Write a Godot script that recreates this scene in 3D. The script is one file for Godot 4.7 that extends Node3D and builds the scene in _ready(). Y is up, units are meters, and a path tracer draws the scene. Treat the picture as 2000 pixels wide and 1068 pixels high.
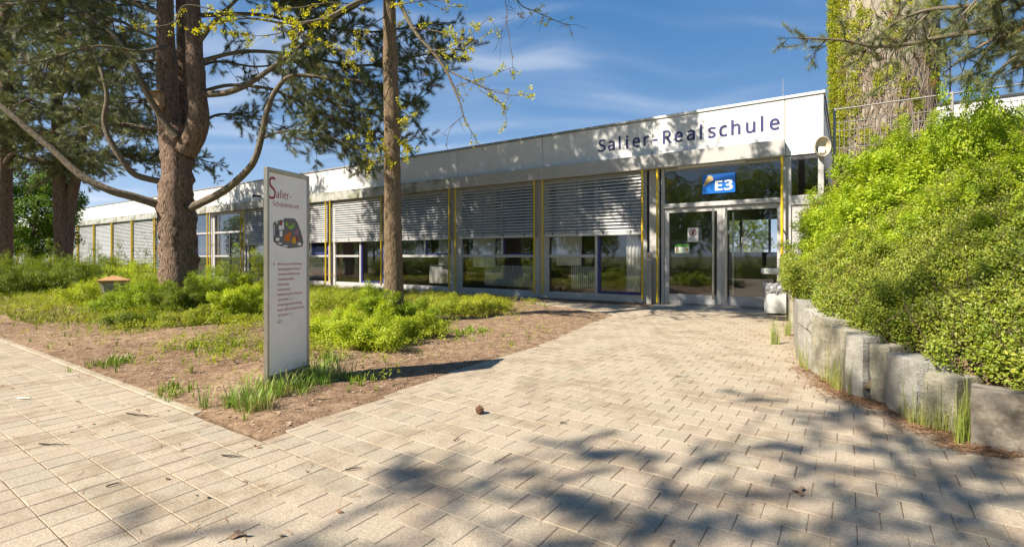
extends Node3D
# A single-storey school wing with a glazed entrance, seen from the paved way in front of it.
# World axes: x runs along the facade, the facade faces +z, y is up, metres.

const FACADE := -13.97
const LINTEL := -13.69
const SUN_TRAVEL := Vector3(1.05, -2.2, -2.17)

var M := {}
var taken := {}
var rng := RandomNumberGenerator.new()

class MB:
	var v := PackedVector3Array()
	var n := PackedVector3Array()
	var uv := PackedVector2Array()
	var c := PackedColorArray()
	var i := PackedInt32Array()
	var tint := Color.WHITE
	var coloured := false

	func tri(a: Vector3, b: Vector3, d: Vector3, out: Vector3) -> void:
		var f := (d - a).cross(b - a)
		if f.dot(out) < 0.0:
			var t := b
			b = d
			d = t
			f = -f
		f = f.normalized()
		var k := v.size()
		for p in [a, b, d]:
			v.append(p)
			n.append(f)
			uv.append(Vector2(p.x + p.z, p.y))
			if coloured:
				c.append(tint)
		i.append_array(PackedInt32Array([k, k + 1, k + 2]))

	func quad(a: Vector3, b: Vector3, d: Vector3, e: Vector3, out: Vector3) -> void:
		var f := (d - a).cross(b - a)
		if f.length_squared() < 1e-14:
			f = (e - a).cross(d - a)
		var flip := f.dot(out) < 0.0
		if flip:
			f = -f
		f = f.normalized()
		var k := v.size()
		var w := [Vector2(0, 0), Vector2(1, 0), Vector2(1, 1), Vector2(0, 1)]
		var j := 0
		for p in [a, b, d, e]:
			v.append(p)
			n.append(f)
			uv.append(w[j])
			j += 1
			if coloured:
				c.append(tint)
		if flip:
			i.append_array(PackedInt32Array([k, k + 2, k + 1, k, k + 3, k + 2]))
		else:
			i.append_array(PackedInt32Array([k, k + 1, k + 2, k, k + 2, k + 3]))

	func box(lo: Vector3, hi: Vector3, t := Transform3D()) -> void:
		var p := []
		for k in 8:
			p.append(t * Vector3(hi.x if k & 1 else lo.x, hi.y if k & 2 else lo.y, hi.z if k & 4 else lo.z))
		var b := t.basis
		quad(p[0], p[1], p[3], p[2], -b.z)
		quad(p[4], p[5], p[7], p[6], b.z)
		quad(p[0], p[1], p[5], p[4], -b.y)
		quad(p[2], p[3], p[7], p[6], b.y)
		quad(p[0], p[2], p[6], p[4], -b.x)
		quad(p[1], p[3], p[7], p[5], b.x)

	# a box whose long edges are chamfered all round
	func bevel(lo: Vector3, hi: Vector3, r: float, t := Transform3D()) -> void:
		var m := (lo + hi) / 2.0
		var h := (hi - lo) / 2.0
		r = minf(r, 0.45 * minf(h.x, minf(h.y, h.z)))
		var s := [-1.0, 1.0]
		var at := func(x: float, y: float, z: float, inx: bool, iny: bool, inz: bool) -> Vector3:
			return t * (m + Vector3(x * (h.x - (r if inx else 0.0)), y * (h.y - (r if iny else 0.0)), z * (h.z - (r if inz else 0.0))))
		var b := t.basis
		for g in s:
			quad(at.call(g, -1, -1, false, true, true), at.call(g, 1, -1, false, true, true), at.call(g, 1, 1, false, true, true), at.call(g, -1, 1, false, true, true), b.x * g)
			quad(at.call(-1, g, -1, true, false, true), at.call(1, g, -1, true, false, true), at.call(1, g, 1, true, false, true), at.call(-1, g, 1, true, false, true), b.y * g)
			quad(at.call(-1, -1, g, true, true, false), at.call(1, -1, g, true, true, false), at.call(1, 1, g, true, true, false), at.call(-1, 1, g, true, true, false), b.z * g)
			for k in s:
				quad(at.call(g, k, -1, false, true, true), at.call(g, k, 1, false, true, true), at.call(g, k, 1, true, false, true), at.call(g, k, -1, true, false, true), b.x * g + b.y * k)
				quad(at.call(g, -1, k, false, true, true), at.call(g, 1, k, false, true, true), at.call(g, 1, k, true, true, false), at.call(g, -1, k, true, true, false), b.x * g + b.z * k)
				quad(at.call(-1, g, k, true, false, true), at.call(1, g, k, true, false, true), at.call(1, g, k, true, true, false), at.call(-1, g, k, true, true, false), b.y * g + b.z * k)
				for l in s:
					tri(at.call(g, k, l, false, true, true), at.call(g, k, l, true, false, true), at.call(g, k, l, true, true, false), b.x * g + b.y * k + b.z * l)

	func tube(pts: Array, rad: Array, sides := 6, rough: FastNoiseLite = null, amount := 0.0, stretch := 1.0, uvs := Vector2(1, 1)) -> void:
		var count := pts.size()
		if count < 2:
			return
		var t0: Vector3 = (pts[1] - pts[0]).normalized()
		var u := t0.cross(Vector3(0.13, 0.2, 0.97)).normalized()
		if u.length_squared() < 0.5:
			u = t0.cross(Vector3.RIGHT).normalized()
		var base := v.size()
		var along := 0.0
		for k in count:
			var t: Vector3
			if k == 0:
				t = t0
			elif k == count - 1:
				t = (pts[k] - pts[k - 1]).normalized()
			else:
				t = (pts[k + 1] - pts[k - 1]).normalized()
			u = (u - t * u.dot(t)).normalized()
			var w := t.cross(u)
			if k > 0:
				along += (pts[k] - pts[k - 1]).length()
			var r: float = rad[k]
			for s in sides + 1:
				var a := TAU * float(s % sides) / sides
				var o := u * cos(a) + w * sin(a)
				var rr := r
				if rough:
					var q: Vector3 = pts[k] + o * r
					rr = r * (1.0 + amount * rough.get_noise_3d(q.x, q.y / stretch, q.z))
				v.append(pts[k] + o * rr)
				n.append(o)
				uv.append(Vector2(float(s) / sides * maxf(1.0, roundf(TAU * rad[0] * uvs.x)), along * uvs.y))
				if coloured:
					c.append(tint)
		for k in count - 1:
			for s in sides:
				var a := base + k * (sides + 1) + s
				var d := a + sides + 1
				i.append_array(PackedInt32Array([a, d, a + 1, a + 1, d, d + 1]))

	func disc(m: Vector3, axis: Vector3, r: float, sides := 12) -> void:
		var u := axis.cross(Vector3(0.3, 0.5, 0.8)).normalized()
		var w := axis.cross(u).normalized()
		for s in sides:
			var a := TAU * s / sides
			var b := TAU * (s + 1) / sides
			tri(m, m + (u * cos(a) + w * sin(a)) * r, m + (u * cos(b) + w * sin(b)) * r, axis)

	# turned shape about the y axis: profile of (radius, height)
	func lathe(prof: Array, sides: int, at := Vector3.ZERO, squash := Vector3.ONE) -> void:
		for k in prof.size() - 1:
			var p: Vector2 = prof[k]
			var q: Vector2 = prof[k + 1]
			for s in sides:
				var a := TAU * s / sides
				var b := TAU * (s + 1) / sides
				var o := Vector3(cos((a + b) / 2), 0, sin((a + b) / 2))
				var slope := (q - p)
				var out := o * slope.y + Vector3.UP * -slope.x
				quad(at + Vector3(cos(a) * p.x, p.y, sin(a) * p.x) * squash, at + Vector3(cos(b) * p.x, p.y, sin(b) * p.x) * squash, at + Vector3(cos(b) * q.x, q.y, sin(b) * q.x) * squash, at + Vector3(cos(a) * q.x, q.y, sin(a) * q.x) * squash, out)

	# flat polygon with a thickness along z, given as points in its own xy plane
	func plate(poly: PackedVector2Array, z0: float, z1: float, t := Transform3D()) -> void:
		var ids := Geometry2D.triangulate_polygon(poly)
		for k in range(0, ids.size(), 3):
			var a := poly[ids[k]]
			var b := poly[ids[k + 1]]
			var d := poly[ids[k + 2]]
			tri(t * Vector3(a.x, a.y, z1), t * Vector3(b.x, b.y, z1), t * Vector3(d.x, d.y, z1), t.basis.z)
			tri(t * Vector3(a.x, a.y, z0), t * Vector3(b.x, b.y, z0), t * Vector3(d.x, d.y, z0), -t.basis.z)
		var mid := Vector2.ZERO
		for p in poly:
			mid += p
		mid /= poly.size()
		for k in poly.size():
			var a := poly[k]
			var b := poly[(k + 1) % poly.size()]
			var o := ((a + b) / 2 - mid)
			quad(t * Vector3(a.x, a.y, z0), t * Vector3(b.x, b.y, z0), t * Vector3(b.x, b.y, z1), t * Vector3(a.x, a.y, z1), t.basis * Vector3(o.x, o.y, 0))

	func mesh() -> ArrayMesh:
		var m := ArrayMesh.new()
		if v.is_empty():
			return m
		var arr := []
		arr.resize(Mesh.ARRAY_MAX)
		arr[Mesh.ARRAY_VERTEX] = v
		arr[Mesh.ARRAY_NORMAL] = n
		arr[Mesh.ARRAY_TEX_UV] = uv
		if coloured:
			arr[Mesh.ARRAY_COLOR] = c
		arr[Mesh.ARRAY_INDEX] = i
		m.add_surface_from_arrays(Mesh.PRIMITIVE_TRIANGLES, arr)
		return m


func lin(r: float, g: float, b: float) -> Color:
	return Color(r, g, b).linear_to_srgb()


func numbered(called: String) -> String:
	if not taken.has(called):
		taken[called] = 0
		return called
	taken[called] += 1
	return "%s_%03d" % [called, taken[called]]


func tag(o: Node, label := "", category := "", group := "", kind := "") -> Node:
	if label:
		o.set_meta("label", label)
	if category:
		o.set_meta("category", category)
	if group:
		o.set_meta("group", group)
	if kind:
		o.set_meta("kind", kind)
	return o


func thing(called: String, label: String, category: String, at := Vector3.ZERO, turn := 0.0, group := "") -> Node3D:
	var o := Node3D.new()
	o.name = numbered(called)
	add_child(o)
	o.position = at
	o.rotation.y = turn
	tag(o, label, category, group)
	return o


func put(called: String, what: Variant, m: Material, parent: Node = self) -> MeshInstance3D:
	var o := MeshInstance3D.new()
	o.mesh = what.mesh() if what is MB else what
	o.material_override = m
	if parent == self:
		o.name = numbered(called)
		add_child(o)
	else:
		o.name = called
		parent.add_child(o, true)
	return o


func copy(o: Node3D, label: String, at: Vector3, turn: float, size := Vector3.ONE, group := "") -> Node3D:
	var r: Node3D = o.duplicate()
	r.name = numbered(String(o.name).rstrip("_0123456789"))
	add_child(r)
	r.position = at
	r.rotation.y = turn
	r.scale = size
	r.set_meta("label", label)
	if group:
		r.set_meta("group", group)
	return r


func many(called: String, mesh: Mesh, m: Material, places: Array, colours: Array, parent: Node = self) -> MultiMeshInstance3D:
	var mm := MultiMesh.new()
	mm.transform_format = MultiMesh.TRANSFORM_3D
	mm.use_colors = true
	mm.mesh = mesh
	mm.instance_count = places.size()
	for k in places.size():
		mm.set_instance_transform(k, places[k])
		mm.set_instance_color(k, colours[k])
	var o := MultiMeshInstance3D.new()
	o.multimesh = mm
	o.material_override = m
	if parent == self:
		o.name = numbered(called)
		add_child(o)
	else:
		o.name = called
		parent.add_child(o, true)
	return o


func rnd(a: float, b: float) -> float:
	return rng.randf_range(a, b)


func ball() -> Vector3:
	while true:
		var p := Vector3(rnd(-1, 1), rnd(-1, 1), rnd(-1, 1))
		if p.length_squared() <= 1.0 and p.length_squared() > 0.001:
			return p
	return Vector3.UP


func aim(y: Vector3, spin: float) -> Basis:
	y = y.normalized()
	var x := y.cross(Vector3(0.31, 0.42, 0.85)).normalized()
	if x.length_squared() < 0.5:
		x = y.cross(Vector3.RIGHT).normalized()
	return Basis(x, y, x.cross(y)).orthonormalized() * Basis(Vector3.UP, spin)


func smooth(pts: Array, per: int) -> Array:
	var out := []
	for k in pts.size() - 1:
		var a: Vector3 = pts[maxi(k - 1, 0)]
		var b: Vector3 = pts[k]
		var c: Vector3 = pts[k + 1]
		var d: Vector3 = pts[mini(k + 2, pts.size() - 1)]
		for s in per:
			out.append(b.cubic_interpolate(c, a, d, float(s) / per))
	out.append(pts[-1])
	return out


func ramp(a: float, b: float, count: int, power := 1.0) -> Array:
	var out := []
	for k in count:
		out.append(lerpf(a, b, pow(float(k) / maxi(count - 1, 1), power)))
	return out


# ---------------------------------------------------------------- textures
func noise(freq: float, octaves := 4, seed_ := 1, type := FastNoiseLite.TYPE_SIMPLEX_SMOOTH, fractal := FastNoiseLite.FRACTAL_FBM) -> FastNoiseLite:
	var f := FastNoiseLite.new()
	f.noise_type = type
	f.seed = seed_
	f.frequency = freq
	f.fractal_type = fractal
	f.fractal_octaves = octaves
	return f


func field(size: Vector2i, f: FastNoiseLite, stretch := Vector2i.ONE) -> PackedByteArray:
	var im := f.get_seamless_image(size.x / stretch.x, size.y / stretch.y)
	im.convert(Image.FORMAT_L8)
	if stretch != Vector2i.ONE:
		im.resize(size.x, size.y, Image.INTERPOLATE_CUBIC)
	return im.get_data()


# colour picture: several grey fields, each mapped through a list of linear colours, laid over one another by weights
func picture(size: Vector2i, fields: Array, weights: Array, colours: Array) -> ImageTexture:
	var grad := Gradient.new()
	grad.remove_point(1)
	grad.set_offset(0, 0.0)
	grad.set_color(0, colours[0][1])
	for k in range(1, colours.size()):
		grad.add_point(colours[k][0], colours[k][1])
	var lut := PackedByteArray()
	for k in 256:
		var c := grad.sample(k / 255.0).linear_to_srgb()
		lut.append_array(PackedByteArray([c.r8, c.g8, c.b8]))
	var total := size.x * size.y
	var out := PackedByteArray()
	out.resize(total * 3)
	for k in total:
		var s := 0.0
		for j in fields.size():
			s += fields[j][k] * weights[j]
		var q := clampi(int(s), 0, 255) * 3
		out[k * 3] = lut[q]
		out[k * 3 + 1] = lut[q + 1]
		out[k * 3 + 2] = lut[q + 2]
	return ImageTexture.create_from_image(Image.create_from_data(size.x, size.y, false, Image.FORMAT_RGB8, out))


func relief(size: Vector2i, fields: Array, weights: Array, strength: float) -> ImageTexture:
	var total := size.x * size.y
	var out := PackedByteArray()
	out.resize(total)
	for k in total:
		var s := 0.0
		for j in fields.size():
			s += fields[j][k] * weights[j]
		out[k] = clampi(int(s), 0, 255)
	var im := Image.create_from_data(size.x, size.y, false, Image.FORMAT_L8, out)
	im.convert(Image.FORMAT_RGBA8)
	im.bump_map_to_normal_map(strength)
	return ImageTexture.create_from_image(im)


func plain(r: float, g: float, b: float, rough := 0.7, metal := 0.0) -> StandardMaterial3D:
	var m := StandardMaterial3D.new()
	m.albedo_color = lin(r, g, b)
	m.roughness = rough
	m.metallic = metal
	return m


func textured(tex: Texture2D, bump: Texture2D, scale_: float, rough: float, depth := 1.0, tint := Color.WHITE, world := true) -> StandardMaterial3D:
	var m := StandardMaterial3D.new()
	m.albedo_color = tint
	m.albedo_texture = tex
	m.roughness = rough
	if bump:
		m.normal_enabled = true
		m.normal_texture = bump
		m.normal_scale = depth
	m.uv1_triplanar = true
	m.uv1_world_triplanar = world
	m.uv1_scale = Vector3.ONE * scale_
	return m


func leafy(back: float, rough := 0.55) -> StandardMaterial3D:
	var m := StandardMaterial3D.new()
	m.albedo_color = Color.WHITE
	m.vertex_color_use_as_albedo = true
	m.roughness = rough
	m.cull_mode = BaseMaterial3D.CULL_DISABLED
	if back > 0.0:
		m.backlight_enabled = true
		m.backlight = Color(back, back, back * 0.6)
	return m


func make_materials() -> void:
	var s := Vector2i(512, 512)
	var fine := field(s, noise(0.22, 2, 3))
	var mid := field(s, noise(0.05, 3, 4))
	var broad := field(s, noise(0.012, 4, 5))
	var cells := field(s, noise(0.11, 1, 6, FastNoiseLite.TYPE_CELLULAR, FastNoiseLite.FRACTAL_NONE))
	var grit := relief(s, [fine, cells], [0.6, 0.4], 3.0)
	# concrete pavers: sandy face with dark and light grit; a broad patchiness of dirt from a second, larger layer
	for k in 4:
		var t: float = [1.0, 0.93, 1.05, 0.97][k]
		var warm: float = [1.0, 1.02, 0.99, 0.97][k]
		if k == 0:
			M.paver_tex = picture(s, [fine, mid, cells], [0.6, 0.25, 0.2], [[0.0, Color(0.11, 0.085, 0.06)], [0.26, Color(0.27, 0.215, 0.155)], [0.46, Color(0.405, 0.33, 0.245)], [0.66, Color(0.49, 0.41, 0.315)], [0.9, Color(0.66, 0.59, 0.49)]])
		var m := textured(M.paver_tex, grit, 1.35, 0.9, 0.7, lin(0.94 * t, 0.965 * t * warm, 0.965 * t * warm))
		M["paver%d" % k] = m
	var dirt := picture(s, [mid, broad], [0.35, 0.7], [[0.0, Color(0.62, 0.56, 0.49)], [0.40, Color(0.87, 0.85, 0.82)], [0.54, Color(1, 1, 1)], [1.0, Color(1, 1, 1)]])
	for k in 4:
		var m: StandardMaterial3D = M["paver%d" % k]
		m.detail_enabled = true
		m.detail_albedo = dirt
		m.detail_blend_mode = BaseMaterial3D.BLEND_MODE_MUL
		m.detail_uv_layer = BaseMaterial3D.DETAIL_UV_2
		m.uv2_triplanar = true
		m.uv2_world_triplanar = true
		m.uv2_scale = Vector3.ONE * 0.23
	var soil_tex := picture(s, [fine, mid, broad], [0.4, 0.35, 0.35], [[0.0, Color(0.03, 0.018, 0.01)], [0.3, Color(0.115, 0.068, 0.038)], [0.5, Color(0.23, 0.145, 0.085)], [0.68, Color(0.345, 0.24, 0.155)], [1.0, Color(0.52, 0.41, 0.30)]])
	M.soil = textured(soil_tex, relief(s, [fine, mid], [0.5, 0.5], 6.0), 0.8, 1.0, 1.0)
	M.soil.vertex_color_use_as_albedo = true
	M.joint = textured(soil_tex, null, 1.3, 1.0, 1.0, lin(0.62, 0.58, 0.52))
	var lawn_tex := picture(s, [fine, mid, broad], [0.4, 0.35, 0.35], [[0.0, Color(0.02, 0.025, 0.008)], [0.45, Color(0.08, 0.12, 0.025)], [1.0, Color(0.20, 0.20, 0.07)]])
	M.lawn = textured(lawn_tex, relief(s, [fine, mid], [0.6, 0.4], 6.0), 0.5, 1.0)
	M.mulch = textured(soil_tex, null, 0.7, 1.0, 1.0, lin(0.55, 0.6, 0.5))
	var slab_tex := picture(s, [fine, mid, broad], [0.3, 0.3, 0.5], [[0.0, Color(0.17, 0.155, 0.13)], [0.5, Color(0.33, 0.315, 0.285)], [1.0, Color(0.46, 0.44, 0.40)]])
	M.slab = textured(slab_tex, grit, 0.9, 0.9, 0.5)
	var granite := picture(s, [fine, mid, broad, cells], [0.6, 0.15, 0.2, 0.2], [[0.0, Color(0.06, 0.056, 0.05)], [0.33, Color(0.30, 0.285, 0.25)], [0.52, Color(0.52, 0.50, 0.46)], [0.8, Color(0.72, 0.70, 0.66)], [1.0, Color(0.8, 0.78, 0.74)]])
	M.granite = textured(granite, relief(s, [fine, mid], [0.4, 0.6], 8.0), 1.1, 0.85, 1.0, lin(0.82, 0.82, 0.80))
	M.granite_grey = textured(granite, relief(s, [fine, mid], [0.4, 0.6], 8.0), 1.3, 0.88, 1.0, lin(0.60, 0.60, 0.585))
	var lichen := picture(s, [fine, mid, broad], [0.5, 0.25, 0.35], [[0.0, Color(0.08, 0.075, 0.05)], [0.35, Color(0.25, 0.23, 0.165)], [0.55, Color(0.43, 0.40, 0.31)], [0.8, Color(0.55, 0.53, 0.45)], [1.0, Color(0.66, 0.64, 0.58)]])
	M.granite_old = textured(lichen, relief(s, [fine, mid], [0.4, 0.6], 8.0), 1.2, 0.9, 1.0, lin(0.80, 0.80, 0.78))
	var conc := picture(s, [fine, mid, broad], [0.2, 0.3, 0.65], [[0.0, Color(0.03, 0.026, 0.02)], [0.4, Color(0.10, 0.086, 0.068)], [0.62, Color(0.20, 0.175, 0.14)], [1.0, Color(0.32, 0.29, 0.25)]])
	M.old_concrete = textured(conc, grit, 0.9, 0.9, 0.6)
	M.old_concrete_pale = textured(slab_tex, grit, 0.35, 0.95, 0.6, lin(0.98, 0.92, 0.82))
	# painted sheet metal and facade panels: nearly even, faint dust grain
	var dusty := picture(s, [mid, broad], [0.4, 0.6], [[0.0, Color(0.84, 0.83, 0.81)], [0.5, Color(0.96, 0.96, 0.95)], [1.0, Color(1, 1, 1)]])
	M.white_panel = textured(dusty, null, 0.35, 0.42, 1.0, lin(0.74, 0.745, 0.745))
	# panels under the trees: green-grey algae film with its own blotched outline
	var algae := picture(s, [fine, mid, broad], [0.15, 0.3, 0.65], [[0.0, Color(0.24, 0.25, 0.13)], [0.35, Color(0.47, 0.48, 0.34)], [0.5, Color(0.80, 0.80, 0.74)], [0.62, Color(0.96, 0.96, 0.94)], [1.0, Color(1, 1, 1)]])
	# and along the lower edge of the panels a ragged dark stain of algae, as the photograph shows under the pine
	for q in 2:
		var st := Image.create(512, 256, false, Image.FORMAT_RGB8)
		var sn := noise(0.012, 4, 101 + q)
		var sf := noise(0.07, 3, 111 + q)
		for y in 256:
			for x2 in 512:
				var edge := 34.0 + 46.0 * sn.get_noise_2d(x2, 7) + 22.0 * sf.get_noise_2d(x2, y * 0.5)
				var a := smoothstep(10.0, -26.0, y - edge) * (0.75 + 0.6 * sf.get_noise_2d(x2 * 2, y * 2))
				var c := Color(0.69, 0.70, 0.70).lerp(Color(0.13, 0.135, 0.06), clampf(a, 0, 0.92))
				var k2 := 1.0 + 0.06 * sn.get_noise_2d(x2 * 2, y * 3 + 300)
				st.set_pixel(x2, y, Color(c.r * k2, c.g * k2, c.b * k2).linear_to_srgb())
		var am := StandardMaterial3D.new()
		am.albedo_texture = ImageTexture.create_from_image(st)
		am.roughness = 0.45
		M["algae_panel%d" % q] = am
	M.grey_panel = textured(dusty, null, 0.5, 0.4, 1.0, lin(0.46, 0.455, 0.45))
	M.grey_old = textured(algae, null, 0.3, 0.5, 1.0, lin(0.44, 0.44, 0.43))
	M.frame = textured(dusty, null, 0.7, 0.38, 1.0, lin(0.52, 0.515, 0.52))
	M.frame.metallic = 0.15
	M.dark_frame = plain(0.075, 0.078, 0.085, 0.4, 0.3)
	M.cap = plain(0.42, 0.42, 0.42, 0.45, 0.6)
	M.slat = textured(dusty, null, 0.9, 0.32, 1.0, lin(0.58, 0.59, 0.61))
	M.slat.metallic = 0.2
	M.yellow = plain(0.66, 0.46, 0.015, 0.35)
	M.blue = plain(0.035, 0.04, 0.17, 0.4)
	M.steel = textured(picture(s, [fine, broad], [0.3, 0.7], [[0.0, Color(0.30, 0.285, 0.26)], [1.0, Color(0.45, 0.43, 0.40)]]), null, 1.3, 0.38, 1.0, Color.WHITE)
	M.steel.metallic = 0.85
	M.handle = plain(0.62, 0.60, 0.57, 0.3, 0.8)
	M.galvanised = textured(slab_tex, null, 3.0, 0.5, 1.0, lin(1.0, 1.02, 1.05))
	M.galvanised.metallic = 0.4
	M.black = plain(0.012, 0.012, 0.013, 0.5)
	M.letter_blue = plain(0.022, 0.028, 0.14, 0.45)
	M.sign_blue = plain(0.008, 0.13, 0.50, 0.3)
	M.sign_blue_dark = plain(0.006, 0.075, 0.32, 0.3)
	M.sign_white = plain(0.78, 0.78, 0.78, 0.4)
	M.sign_gold = plain(0.62, 0.45, 0.10, 0.4)
	M.paper = plain(0.75, 0.75, 0.72, 0.7)
	M.print_red = plain(0.33, 0.022, 0.032, 0.5)
	M.print_grey = plain(0.40, 0.40, 0.40, 0.6)
	M.print_green = plain(0.12, 0.42, 0.06, 0.6)
	M.sign_face = textured(dusty, null, 0.6, 0.3, 1.0, lin(0.86, 0.835, 0.80))
	M.wood_new = textured(picture(s, [field(s, noise(0.03, 4, 9), Vector2i(1, 8)), fine], [0.8, 0.2], [[0.0, Color(0.20, 0.12, 0.06)], [0.5, Color(0.42, 0.28, 0.15)], [1.0, Color(0.55, 0.40, 0.24)]]), null, 2.2, 0.75)
	M.rust_cap = textured(picture(s, [mid, broad], [0.4, 0.6], [[0.0, Color(0.20, 0.10, 0.04)], [0.5, Color(0.48, 0.27, 0.12)], [1.0, Color(0.60, 0.42, 0.25)]]), null, 1.4, 0.7)
	M.curtain = plain(0.72, 0.72, 0.68, 0.9)
	M.curtain.backlight_enabled = true
	M.curtain.backlight = Color(0.5, 0.5, 0.48)
	M.wall_in = plain(0.20, 0.19, 0.17, 0.9)
	M.floor_in = plain(0.11, 0.10, 0.09, 0.5)
	M.table_wood = plain(0.45, 0.30, 0.14, 0.5)
	M.radiator = plain(0.62, 0.62, 0.60, 0.45)
	M.bag = plain(0.30, 0.31, 0.33, 0.28)
	M.bin_grey = textured(dusty, null, 1.5, 0.45, 1.0, lin(0.66, 0.68, 0.68))
	M.beige = plain(0.52, 0.47, 0.36, 0.4)
	var g := StandardMaterial3D.new()
	g.albedo_color = Color(0.05, 0.07, 0.065, 0.04)
	g.transparency = BaseMaterial3D.TRANSPARENCY_ALPHA
	g.roughness = 0.0
	g.metallic_specular = 1.0
	M.glass = g
	# bark: vertical ridges with plates, along and round the stem
	var bs := Vector2i(256, 512)
	var ridges := field(bs, noise(0.055, 4, 21, FastNoiseLite.TYPE_SIMPLEX_SMOOTH, FastNoiseLite.FRACTAL_RIDGED), Vector2i(1, 4))
	var plates := field(bs, noise(0.03, 3, 22, FastNoiseLite.TYPE_CELLULAR), Vector2i(1, 2))
	var grain := field(bs, noise(0.2, 3, 23))
	for a in [["pine_bark", [[0.0, Color(0.014, 0.010, 0.007)], [0.34, Color(0.08, 0.048, 0.032)], [0.56, Color(0.225, 0.15, 0.105)], [0.8, Color(0.38, 0.27, 0.205)], [1.0, Color(0.50, 0.40, 0.33)]]], ["maple_bark", [[0.0, Color(0.02, 0.013, 0.007)], [0.35, Color(0.10, 0.065, 0.036)], [0.6, Color(0.235, 0.165, 0.098)], [1.0, Color(0.36, 0.275, 0.18)]]], ["limb_bark", [[0.0, Color(0.03, 0.022, 0.014)], [0.4, Color(0.12, 0.092, 0.065)], [0.65, Color(0.24, 0.20, 0.14)], [1.0, Color(0.36, 0.33, 0.22)]]]]:
		var m := StandardMaterial3D.new()
		m.albedo_texture = picture(bs, [ridges, plates, grain], [0.5, 0.2, 0.35], a[1])
		m.normal_enabled = true
		m.normal_texture = relief(bs, [ridges, grain], [0.75, 0.25], 9.0)
		m.normal_scale = 1.8
		m.roughness = 0.95
		M[a[0]] = m
	M.twig = plain(0.10, 0.07, 0.045, 0.9)
	M.twig_dark = plain(0.05, 0.037, 0.028, 0.9)
	M.vine = plain(0.22, 0.17, 0.125, 0.9)
	M.needle = leafy(0.5, 0.5)
	M.leaf = leafy(1.0, 0.5)
	M.leaf_small = leafy(0.8, 0.45)
	M.litter = leafy(0.0, 0.9)
	M.grass = leafy(0.5, 0.5)


func make_sky() -> Sky:
	var w := 1536
	var h := 768
	var im := Image.create(w, h, false, Image.FORMAT_RGBF)
	var wisp := noise(0.55, 5, 31)
	var veil := noise(0.16, 4, 32)
	var curl := noise(0.3, 3, 33)
	for y in h:
		var up := PI / 2 - PI * (y + 0.5) / h
		var sy := sin(up)
		var base := Color(0.40, 0.38, 0.34)
		if sy > 0.0:
			var t := pow(1.0 - sy, 2.6)
			var low := pow(1.0 - sy, 6.5)
			base = Color(0.036, 0.145, 0.37).lerp(Color(0.145, 0.35, 0.65), t).lerp(Color(0.64, 0.76, 0.90), low * 0.9)
		for x in w:
			var c := base
			if sy > 0.005:
				var a := TAU * ((x + 0.5) / w - 0.5)
				var d := Vector3(sin(a) * cos(up), sy, -cos(a) * cos(up))
				var q := Vector2(d.x, d.z) / (sy + 0.12) * 1.6
				var r := q.rotated(0.5) + Vector2(curl.get_noise_2d(q.x, q.y), curl.get_noise_2d(q.x + 40, q.y)) * 0.5
				var s := wisp.get_noise_2d(r.x * 0.6, r.y * 3.6) * 0.75 + veil.get_noise_2d(r.x, r.y) * 0.9
				var cover := smoothstep(0.10, 0.95, s) * 0.42
				cover = maxf(cover, smoothstep(-0.2, 0.6, s) * pow(1.0 - sy, 5.0) * 0.75)
				c = c.lerp(Color(0.86, 0.89, 0.94), cover)
			im.set_pixel(x, y, c)
	var p := PanoramaSkyMaterial.new()
	p.panorama = ImageTexture.create_from_image(im)
	p.energy_multiplier = 0.57
	var sky := Sky.new()
	sky.sky_material = p
	return sky


# distance to the right of the bank's retaining wall, and the bank's height there
const WALL := [[-0.98, -13.9], [-1.115, -12.808], [-0.475, -7.026], [-0.221, -6.435], [-0.103, -6.082], [-0.011, -5.827], [0.143, -5.705], [0.306, -5.551], [0.479, -5.077], [0.675, -4.954], [0.711, -4.737], [0.967, -4.694], [3.2, -3.35], [9.0, -2.2]]

func wall_side(x: float, z: float) -> float:
	var best := 1e9
	var sign_ := 1.0
	var p := Vector2(x, z)
	for k in WALL.size() - 1:
		var a := Vector2(WALL[k][0], WALL[k][1])
		var b := Vector2(WALL[k + 1][0], WALL[k + 1][1])
		var q := Geometry2D.get_closest_point_to_segment(p, a, b)
		var d := p.distance_to(q)
		if d < best:
			best = d
			sign_ = 1.0 if (b - a).cross(p - a) < 0.0 else -1.0
	return best * sign_


func bank_height(x: float, z: float) -> float:
	var d := wall_side(x, z)
	var foot := lerpf(0.30, 0.62, clampf((-4.6 - z) / 5.0, 0.0, 1.0))
	if d < 0.18:
		return foot - 0.25
	var y := foot + lerpf(0.5, 0.8, smoothstep(-7.2, -10.0, z)) * (d - 0.18) + 0.12 * sin(x * 1.7 + z) * minf(d, 1.0) + 2.2 * smoothstep(-11.6, -14.2, z)
	return minf(y, 3.6 + 0.08 * sin(x + z * 0.7))


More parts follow.
